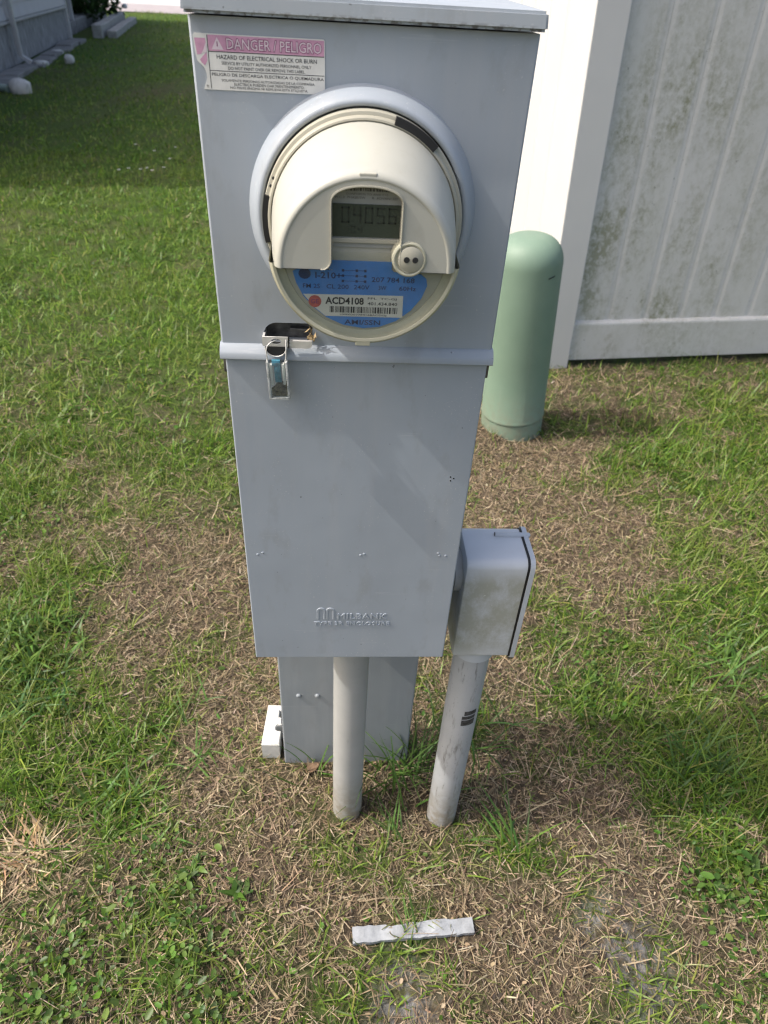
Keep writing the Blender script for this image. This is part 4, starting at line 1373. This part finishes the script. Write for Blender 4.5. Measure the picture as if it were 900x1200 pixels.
# ------------------------------------------------------------------ blades, straw and leaves
def ribbons(px_, py_, pz_, L, w, az, lean, curl, col, seg, twist=None, tip=0.15, belly=0.0):
    n = len(px_)
    if twist is None:
        twist = np.zeros(n)
    dx, dy = np.cos(az), np.sin(az)
    sx, sy = -np.sin(az), np.cos(az)
    P = np.zeros((n, seg + 1, 2, 3), dtype=np.float32)
    cx, cy, cz_ = px_.copy(), py_.copy(), pz_.copy()
    for k in range(seg + 1):
        t = k / seg
        ww = w * (1 - (1 - tip) * t ** 1.6) * (1 + belly * np.sin(math.pi * t)) * 0.5
        ct, stw = np.cos(twist * (0.3 + t)), np.sin(twist * (0.3 + t))
        for s, sg in ((0, -1), (1, 1)):
            P[:, k, s, 0] = cx + sg * ww * sx * ct
            P[:, k, s, 1] = cy + sg * ww * sy * ct
            P[:, k, s, 2] = cz_ + sg * ww * stw
        ph = lean + curl * (t + 0.5 / seg)
        cx = cx + L / seg * np.sin(ph) * dx
        cy = cy + L / seg * np.sin(ph) * dy
        cz_ = cz_ + L / seg * np.cos(ph)
    P[..., 2] = np.maximum(P[..., 2], (pz_ * 0 + height(px_, py_))[:, None, None] - 0.002)
    V = P.reshape(-1, 3)
    base = (np.arange(n) * (seg + 1) * 2)[:, None]
    q = []
    for k in range(seg):
        q.append(np.concatenate([base + 2 * k, base + 2 * k + 1, base + 2 * k + 3, base + 2 * k + 2], 1))
    F = np.stack(q, 1).reshape(-1, 4)
    C = np.repeat(col, (seg + 1) * 2, axis=0)
    return V, F, C


def join(parts):
    V, F, C = [], [], []
    o = 0
    for v, f, c in parts:
        V.append(v)
        F.append(f + o)
        C.append(c)
        o += len(v)
    return np.concatenate(V), np.concatenate(F), np.concatenate(C)


# keep plants out of solid things
def clear_of(x, y):
    ok = ~((x > -0.137) & (x < 0.141) & (y > 0.198) & (y < 0.254))
    ok &= np.hypot(x - 0.0045, y - 0.095) > 0.031
    ok &= np.hypot(x - 0.203, y - 0.078) > 0.031
    ok &= np.hypot(x - 0.662, y - 1.690) > 0.122
    ok &= ~((x > -0.186) & (x < -0.137) & (y > 0.21) & (y < 0.318))
    ca, sa = math.cos(-FA), math.sin(-FA)
    lx_, ly_ = (x - 1.03) * ca - (y - 2.262) * sa, (x - 1.03) * sa + (y - 2.262) * ca
    ok &= ~((lx_ > -0.14) & (ly_ > -0.045))
    ok &= ~((np.abs(x - 0.126) < 0.113) & (np.abs(y + 0.151) < 0.016) & ~((x > 0.083) & (x < 0.128)))
    hx, hy = (x - HO.x) * math.cos(HA) + (y - HO.y) * math.sin(HA), 0
    ok &= hx > 0.35
    return ok


def half_left(y):
    return -0.016 + 0.08 * (y + 0.66) - (1.05 + 0.62 * (y + 0.66))


def half_right(y):
    return np.minimum(-0.016 + 0.08 * (y + 0.66) + 1.15 + 0.80 * (y + 0.66), 3.2)


def scatter(n, y0, y1):
    y = rng.uniform(y0, y1, n)
    x0 = half_left(y)
    x1 = half_right(y)
    wmax = (half_right(np.array([y1])) - half_left(np.array([y1])))[0]
    keep = rng.random(n) < (x1 - x0) / wmax
    y, x0, x1 = y[keep], x0[keep], x1[keep]
    x = rng.uniform(x0, x1)
    k = clear_of(x, y)
    return x[k], y[k]


def area(y0, y1):
    return (half_right(np.array([y1])) - half_left(np.array([y1])))[0] * (y1 - y0)


def jitter_col(base, n, v=0.18, hue=0.10):
    c = np.array(base)[None, :] * (1 + v * rng.standard_normal((n, 1)))
    c = c * (1 + hue * rng.standard_normal((n, 3)))
    return np.clip(c, 0.004, 0.9)


def pick_cols(n, cols, ps, v=0.16, hue=0.08):
    idx = rng.choice(len(cols), n, p=np.array(ps) / sum(ps))
    c = np.array(cols)[idx] * (1 + v * rng.standard_normal((n, 1)))
    return np.clip(c * (1 + hue * rng.standard_normal((n, 3))), 0.004, 0.9)


STRAW = [(0.318, 0.248, 0.160), (0.41, 0.328, 0.220), (0.225, 0.170, 0.108), (0.120, 0.091, 0.059), (0.47, 0.395, 0.285), (0.15, 0.155, 0.062)]
STRAW_P = [0.30, 0.15, 0.29, 0.15, 0.02, 0.10]
GREENS = [(0.118, 0.200, 0.024), (0.165, 0.258, 0.035), (0.072, 0.130, 0.020), (0.235, 0.290, 0.056), (0.28, 0.255, 0.11)]
GREEN_P = [0.34, 0.26, 0.24, 0.11, 0.05]

zones = [(-0.95, 0.55, 1.0), (0.55, 1.6, 0.75), (1.6, 3.4, 0.34), (3.4, 6.5, 0.14), (6.5, 13.0, 0.045), (13.0, 32.0, 0.010)]
# dry thatch
parts = []
for y0, y1, lod in zones:
    n = int(area(y0, y1) * 33000 * lod)
    x, y = scatter(n, y0, y1)
    g, c, d = maps(x, y)
    ls = lawn_side(x, y)
    k = rng.random(len(x)) < np.clip(0.25 + 0.85 * d, 0, 1) * (1 - 0.88 * ls)
    a_ = (np.exp(-(((x - 0.10) / 0.045) ** 2 + ((y + 0.26) / 0.05) ** 2)) + np.exp(-(((x - 0.53) / 0.05) ** 2 + ((y + 0.22) / 0.08) ** 2)))
    k &= rng.random(len(x)) > 0.8 * np.clip(a_, 0, 1)
    x, y, d = x[k], y[k], d[k]
    n = len(x)
    sc = lod ** -0.33
    L = rng.gamma(1.7, 0.0105, n) * min(sc, 2.2) + 0.004
    w = rng.gamma(3.0, 0.00033, n) * sc + 0.0004
    z = height(x, y) + rng.uniform(0.000, 0.007, n) + 0.012 * ((np.abs(x - 0.106) < 0.03) & (np.abs(y + 0.151) < 0.02))
    lean = np.radians(rng.normal(83, 11, n))
    curl = np.radians(rng.normal(5, 45, n))
    parts.append(ribbons(x, y, z, L, w, rng.uniform(0, 6.283, n), lean, curl, pick_cols(n, STRAW, STRAW_P, 0.15, 0.035), 2, rng.normal(0, 0.6, n), tip=0.55))
V, F, C = join(parts)
n_straw = len(F)
o = mesh_obj('dry_thatch', np_mesh('dry_thatch', V, F, C), M['straw'])
tag(o, 'tan dry dead grass matted over the soil', 'dry grass', kind='stuff')

# living grass blades
parts = []
for y0, y1, lod in zones:
    n = int(area(y0, y1) * 17000 * lod)
    x, y = scatter(n, y0, y1)
    g, c, d = maps(x, y)
    k = rng.random(len(x)) < np.clip(g, 0.10, 1) * (0.72 + 0.28 * vnoise(x, y, 20, 20))
    x, y, g = x[k], y[k], g[k]
    n = len(x)
    sc = lod ** -0.38
    ls = lawn_side(x, y)
    tall = 1 + 0.22 * blobs(x, y, G_[:11]).clip(0, 1) * (1 - ls)
    L = rng.gamma(5, 0.0072, n) * (0.75 + 0.5 * g) * tall * min(sc, 1.35) * (1 - 0.22 * ls)
    w = rng.uniform(0.0018, 0.0042, n) * sc
    z = height(x, y) - 0.001
    lean = np.abs(np.radians(rng.normal(40, 24, n)))
    curl = np.radians(rng.normal(38, 28, n))
    col = pick_cols(n, GREENS, GREEN_P)
    fresh = np.clip(ls * 1.0 + 0.4 * blobs(x, y, G_).clip(0, 1), 0, 1)[:, None]
    col = col * (1 + 0.10 * fresh * np.array([[0.7, 1.0, 0.2]]))
    pale = np.clip((vnoise(x, y, 3.1, 21) - 0.45) * 1.3, 0, 0.45)[:, None]
    col = col * (1 - pale) + np.array([[0.215, 0.275, 0.055]]) * pale
    parts.append(ribbons(x, y, z, L, w, rng.uniform(0, 6.283, n), lean, curl, col, 3 if lod > 0.5 else 2, rng.normal(0, 0.5, n), tip=0.12))
V1, F1, C1 = join(parts)
o = mesh_obj('grass', np_mesh('grass', V1, F1, C1), M['leaf'])
tag(o, 'short green lawn grass growing in patches through the thatch', 'grass', kind='stuff')


# clover-like round leaves
def leaves(x, y, z, r, az, tilt, col, stretch=1.25):
    n = len(x)
    m = 6
    ang = np.arange(m) / m * 2 * math.pi
    lu = np.cos(ang)[None, :] * r[:, None] * stretch
    lv = np.sin(ang)[None, :] * r[:, None]
    fold = np.abs(np.sin(ang))[None, :] * r[:, None] * 0.28
    ca, sa = np.cos(az)[:, None], np.sin(az)[:, None]
    ct, st_ = np.cos(tilt)[:, None], np.sin(tilt)[:, None]
    u2 = lu * ct - fold * st_
    w2 = lu * st_ + fold * ct
    P = np.zeros((n, m + 1, 3), dtype=np.float32)
    P[:, :m, 0] = x[:, None] + u2 * ca - lv * sa
    P[:, :m, 1] = y[:, None] + u2 * sa + lv * ca
    P[:, :m, 2] = z[:, None] + w2
    P[:, m] = np.stack([x, y, z], 1)
    base = (np.arange(n) * (m + 1))[:, None]
    F = np.stack([np.concatenate([base + i, base + (i + 1) % m, base + m], 1) for i in range(m)], 1).reshape(-1, 3)
    return P.reshape(-1, 3), F, np.repeat(col, m + 1, axis=0)


CLOV = [(0.080, 0.155, 0.025), (0.118, 0.210, 0.036), (0.048, 0.098, 0.018), (0.17, 0.225, 0.05)]
parts = []
for y0, y1, lod in zones[:4]:
    n = int(area(y0, y1) * 13000 * lod)
    x, y = scatter(n, y0, y1)
    g, c, d = maps(x, y)
    k = rng.random(len(x)) < np.clip(c, 0.012, 1)
    x, y, c = x[k], y[k], c[k]
    n = len(x)
    r_ = rng.gamma(5, 0.00052, n) * lod ** -0.3 + 0.0007
    z = height(x, y) + rng.uniform(0.004, 0.010 + 0.026 * c, n)
    parts.append(leaves(x, y, z, r_, rng.uniform(0, 6.283, n), np.radians(rng.normal(0, 34, n)), pick_cols(n, CLOV, [4, 3, 3, 1]), rng.uniform(1.1, 1.9, (n, 1))))
V2, F2, C2 = join(parts)
o = mesh_obj('ground_cover', np_mesh('ground_cover', V2, F2, C2, True), M['leaf'])
tag(o, 'small round leaved green weeds creeping between the grass', 'weeds', kind='stuff')

# bark and dead-leaf chips on the bare soil
x, y = scatter(30000, -0.95, 1.6)
g, c, d = maps(x, y)
k = rng.random(len(x)) < 0.6 * d
x, y = x[k], y[k]
n = len(x)
parts = [leaves(x, y, height(x, y) + rng.uniform(0.002, 0.012, n), np.minimum(rng.gamma(4, 0.0005, n), 0.0032), rng.uniform(0, 6.28, n), np.radians(rng.normal(0, 30, n)),
                pick_cols(n, [(0.29, 0.22, 0.14), (0.13, 0.095, 0.06), (0.35, 0.28, 0.19), (0.06, 0.05, 0.04)], [4, 4, 1, 2], 0.12, 0.03), 1.7)]
V3, F3, C3 = join(parts)
tag(mesh_obj('leaf_litter', np_mesh('leaf_litter', V3, F3, C3), M['straw']), 'brown leaf crumbs scattered over the bare soil', 'leaf litter', kind='stuff')


# single tufts that stand out
def tuft(x, y, nb, L, w, spread, lean, cols, label, mat='leaf', curl=38, group='grass tufts by the pedestal', dirs=None, name='grass_tuft', cat='grass tuft'):
    n = nb
    px_ = rng.normal(0, spread, n)
    py_ = rng.normal(0, spread, n)
    az = rng.uniform(0, 6.283, n) if dirs is None else np.radians(rng.normal(dirs, 30, n))
    c = pick_cols(n, cols, [1] * len(cols), 0.12, 0.05)
    hx = float(height(np.array([x]), np.array([y]))[0])
    V, F, C = ribbons(px_ + x, py_ + y, np.full(n, hx - 0.002), rng.uniform(0.55, 1.1, n) * L, rng.uniform(0.7, 1.2, n) * w, az,
                      np.radians(np.abs(rng.normal(lean, 14, n))), np.radians(rng.normal(curl, 18, n)), c, 6, rng.normal(0, 0.4, n), 0.06, 0.25)
    V = V - np.array([x, y, hx], dtype=np.float32)
    o = mesh_obj(name, np_mesh(name, V, F, C, True), M[mat])
    o.location = (x, y, hx)
    return tag(o, label, cat, group)


GT = [(0.095, 0.19, 0.035), (0.13, 0.235, 0.05), (0.075, 0.14, 0.03)]
tuft(0.105, 0.165, 42, 0.190, 0.0040, 0.030, 20, GT, 'long green grass tuft between the two conduits')
tuft(0.155, 0.190, 26, 0.200, 0.0036, 0.022, 14, [(0.06, 0.11, 0.03), (0.08, 0.14, 0.035)], 'dark grass tuft at the right edge of the pedestal post')
tuft(-0.075, 0.170, 9, 0.170, 0.0036, 0.018, 24, GT, 'few long grass blades left of the middle conduit')
tuft(0.300, 0.250, 46, 0.150, 0.0036, 0.040, 25, [(0.06, 0.12, 0.03), (0.09, 0.17, 0.04)], 'dark green grass tuft to the right behind the scuffed conduit')
tuft(0.135, -0.170, 9, 0.120, 0.0034, 0.010, 48, GT, 'thin grass runner lying across the weathered strip', dirs=95)
tuft(0.345, 0.000, 14, 0.150, 0.0045, 0.014, 58, GT, 'bright grass runner in the dry patch right of the strip', dirs=130)
tuft(0.105, 0.020, 10, 0.140, 0.0038, 0.012, 55, GT, 'bright grass runner in front of the conduits', dirs=120)
tuft(-0.80, 0.56, 120, 0.100, 0.0068, 0.065, 40, GT, 'bushy bright green grass clump at the left edge', curl=50)
tuft(-0.74, 0.38, 60, 0.105, 0.0060, 0.050, 45, [(0.07, 0.15, 0.04), (0.10, 0.19, 0.06)], 'bluish green grass clump below the bushy one at the left', curl=50)
tuft(-0.47, 0.13, 60, 0.085, 0.0056, 0.050, 55, GT, 'spreading green grass clump left of the pedestal in the dry patch', curl=40)
tuft(-0.36, 0.28, 36, 0.095, 0.0045, 0.050, 45, GT, 'small green grass clump left of the white bracket', curl=40)
tuft(0.80, 0.17, 90, 0.120, 0.0050, 0.040, 34, [(0.055, 0.115, 0.026), (0.085, 0.165, 0.035)], 'dark tall grass clump in the shadow right of the pedestal')
tuft(1.00, 0.46, 90, 0.115, 0.0060, 0.060, 36, GT, 'tall bright grass clump at the right edge')
tuft(-0.62, 0.01, 120, 0.085, 0.0034, 0.030, 74, [(0.46, 0.34, 0.21), (0.36, 0.25, 0.14), (0.54, 0.43, 0.28)], 'star shaped dry straw clump near the lower left corner', 'straw', 14, name='straw_clump', cat='straw clump')

# broadleaf weeds (rosettes)
def weed(x, y, n, L, w, label):
    az = np.arange(n) * 2.4 + rng.uniform(0, 1, n)
    hx = float(height(np.array([x]), np.array([y]))[0])
    c = pick_cols(n, CLOV, [4, 3, 3, 1], 0.10, 0.04)
    V, F, C = ribbons(np.full(n, x) + rng.normal(0, .006, n), np.full(n, y) + rng.normal(0, .006, n), np.full(n, hx + 0.004), rng.uniform(.6, 1.1, n) * L * 0.72, rng.uniform(.7, 1.1, n) * w * 0.6, az,
                      np.radians(rng.normal(52, 12, n)), np.radians(rng.normal(28, 12, n)), c, 5, rng.normal(0, .3, n), 0.15, 1.1)
    V = V - np.array([x, y, hx], dtype=np.float32)
    o = mesh_obj('broadleaf_weed', np_mesh('broadleaf_weed', V, F, C, True), M['leaf'])
    o.location = (x, y, hx)
    return tag(o, label, 'weed', 'broadleaf weeds in the lawn')


for x, y, n, L, w, lab in ((-0.30, -0.03, 14, 0.045, 0.012, 'broadleaf weed at the top of the lower left weed patch'), (-0.20, -0.075, 12, 0.045, 0.012, 'broadleaf weed at the right end of the lower left weed patch'),
                           (0.80, -0.03, 18, 0.045, 0.014, 'bright broadleaf weed at the lower right edge'), (0.74, -0.10, 16, 0.040, 0.013, 'broadleaf weed left of the bright one at lower right'),
                           (0.82, -0.13, 16, 0.042, 0.013, 'broadleaf weed below the bright one at lower right'), (0.62, 0.42, 16, 0.04, 0.012, 'broadleaf weed in the clover patch right of the junction box'),
                           (-0.86, 0.48, 18, 0.06, 0.015, 'broadleaf weed under the bushy clump at the left edge')):
    weed(x, y, n, L, w, lab)

# white flowers in the far lawn
fl = MB()
fl.lathe([(0.002, 0.0), (0.002, 0.045)], 'Z', (0, 0, 0), 6)
stem_me = fl.mesh('stem')
stem_me.materials.append(plain('flower stem', (0.08, 0.15, 0.03), 0.6))
bm = bmesh.new()
for i in range(7):
    a = 2 * math.pi * i / 7
    v = [bm.verts.new(p) for p in ((0, 0, 0.046), (0.010 * math.cos(a - .35), 0.010 * math.sin(a - .35), 0.050), (0.016 * math.cos(a), 0.016 * math.sin(a), 0.049), (0.010 * math.cos(a + .35), 0.010 * math.sin(a + .35), 0.050))]
    bm.faces.new(v)
pet_me = MB().bm(bm).mesh('petals')
pet_me.materials.append(M['petal'])
for fx, fy in ((-1.86, 5.55), (-1.80, 5.62), (-1.70, 5.60), (-1.66, 5.66), (-1.60, 5.58), (-1.53, 5.70), (-1.75, 6.35), (-1.60, 6.55), (-1.98, 6.6), (-1.55, 6.05)):
    t = thing('white_flower', 'tiny white flower in the lawn at the edge of the house shadow', 'flower', (fx, fy, 0.012), (0, 0, random.uniform(0, 6)), 'white flowers in the lawn')
    for nm, me in (('stem', stem_me), ('petals', pet_me)):
        mesh_obj(nm, me, None, t)

# flowering bush by the planter
bush = thing('flowering_bush', 'dark leafy bush with white blossoms beside the planter blocks', 'bush', (-7.55, 23.2, 0))
r_ = np.random.default_rng(3)
n = 5200
dirs_ = r_.standard_normal((n, 3))
dirs_ /= np.linalg.norm(dirs_, axis=1)[:, None]
rad = 0.62 + 0.38 * r_.random(n)
lump = 1 + 0.22 * np.sin(dirs_[:, 0] * 5 + 1) * np.cos(dirs_[:, 2] * 6) + 0.12 * np.sin(dirs_[:, 1] * 9)
P = dirs_ * (rad * lump)[:, None] * np.array([1.15, 1.9, 0.95]) + np.array([0, 0, 0.95])
P = P[P[:, 2] > 0.1]
n = len(P)
V, F, C = leaves(P[:, 0], P[:, 1], P[:, 2], r_.uniform(0.03, 0.065, n), r_.uniform(0, 6.28, n), r_.normal(0.3, 0.6, n), np.clip(np.array([(0.045, 0.085, 0.025)]) * (1 + 0.3 * r_.standard_normal((n, 1))), .005, 1))
mesh_obj('crown', np_mesh('crown', V, F, C, True), M['leaf'], bush)
mb = MB()
for i in range(5):
    a = i * 1.26
    mb.tube([(0, 0, -0.05), (0.2 * math.cos(a), 0.25 * math.sin(a), 0.4), (0.6 * math.cos(a), 0.9 * math.sin(a), 1.1)], [0.05, 0.035, 0.012], 7)
mb.build('trunk', M['bark'], bush, 60)
k = r_.choice(n, 26)
mb = MB()
for i in k:
    p = P[i] * np.array([1.04, 1.04, 1.03])
    bm = bmesh.new()
    bmesh.ops.create_icosphere(bm, subdivisions=1, radius=0.085)
    for v in bm.verts:
        v.co = v.co * random.uniform(0.75, 1.2) + Vector(p)
    mb.bm(bm)
mb.build('blossoms', M['petal'], bush)
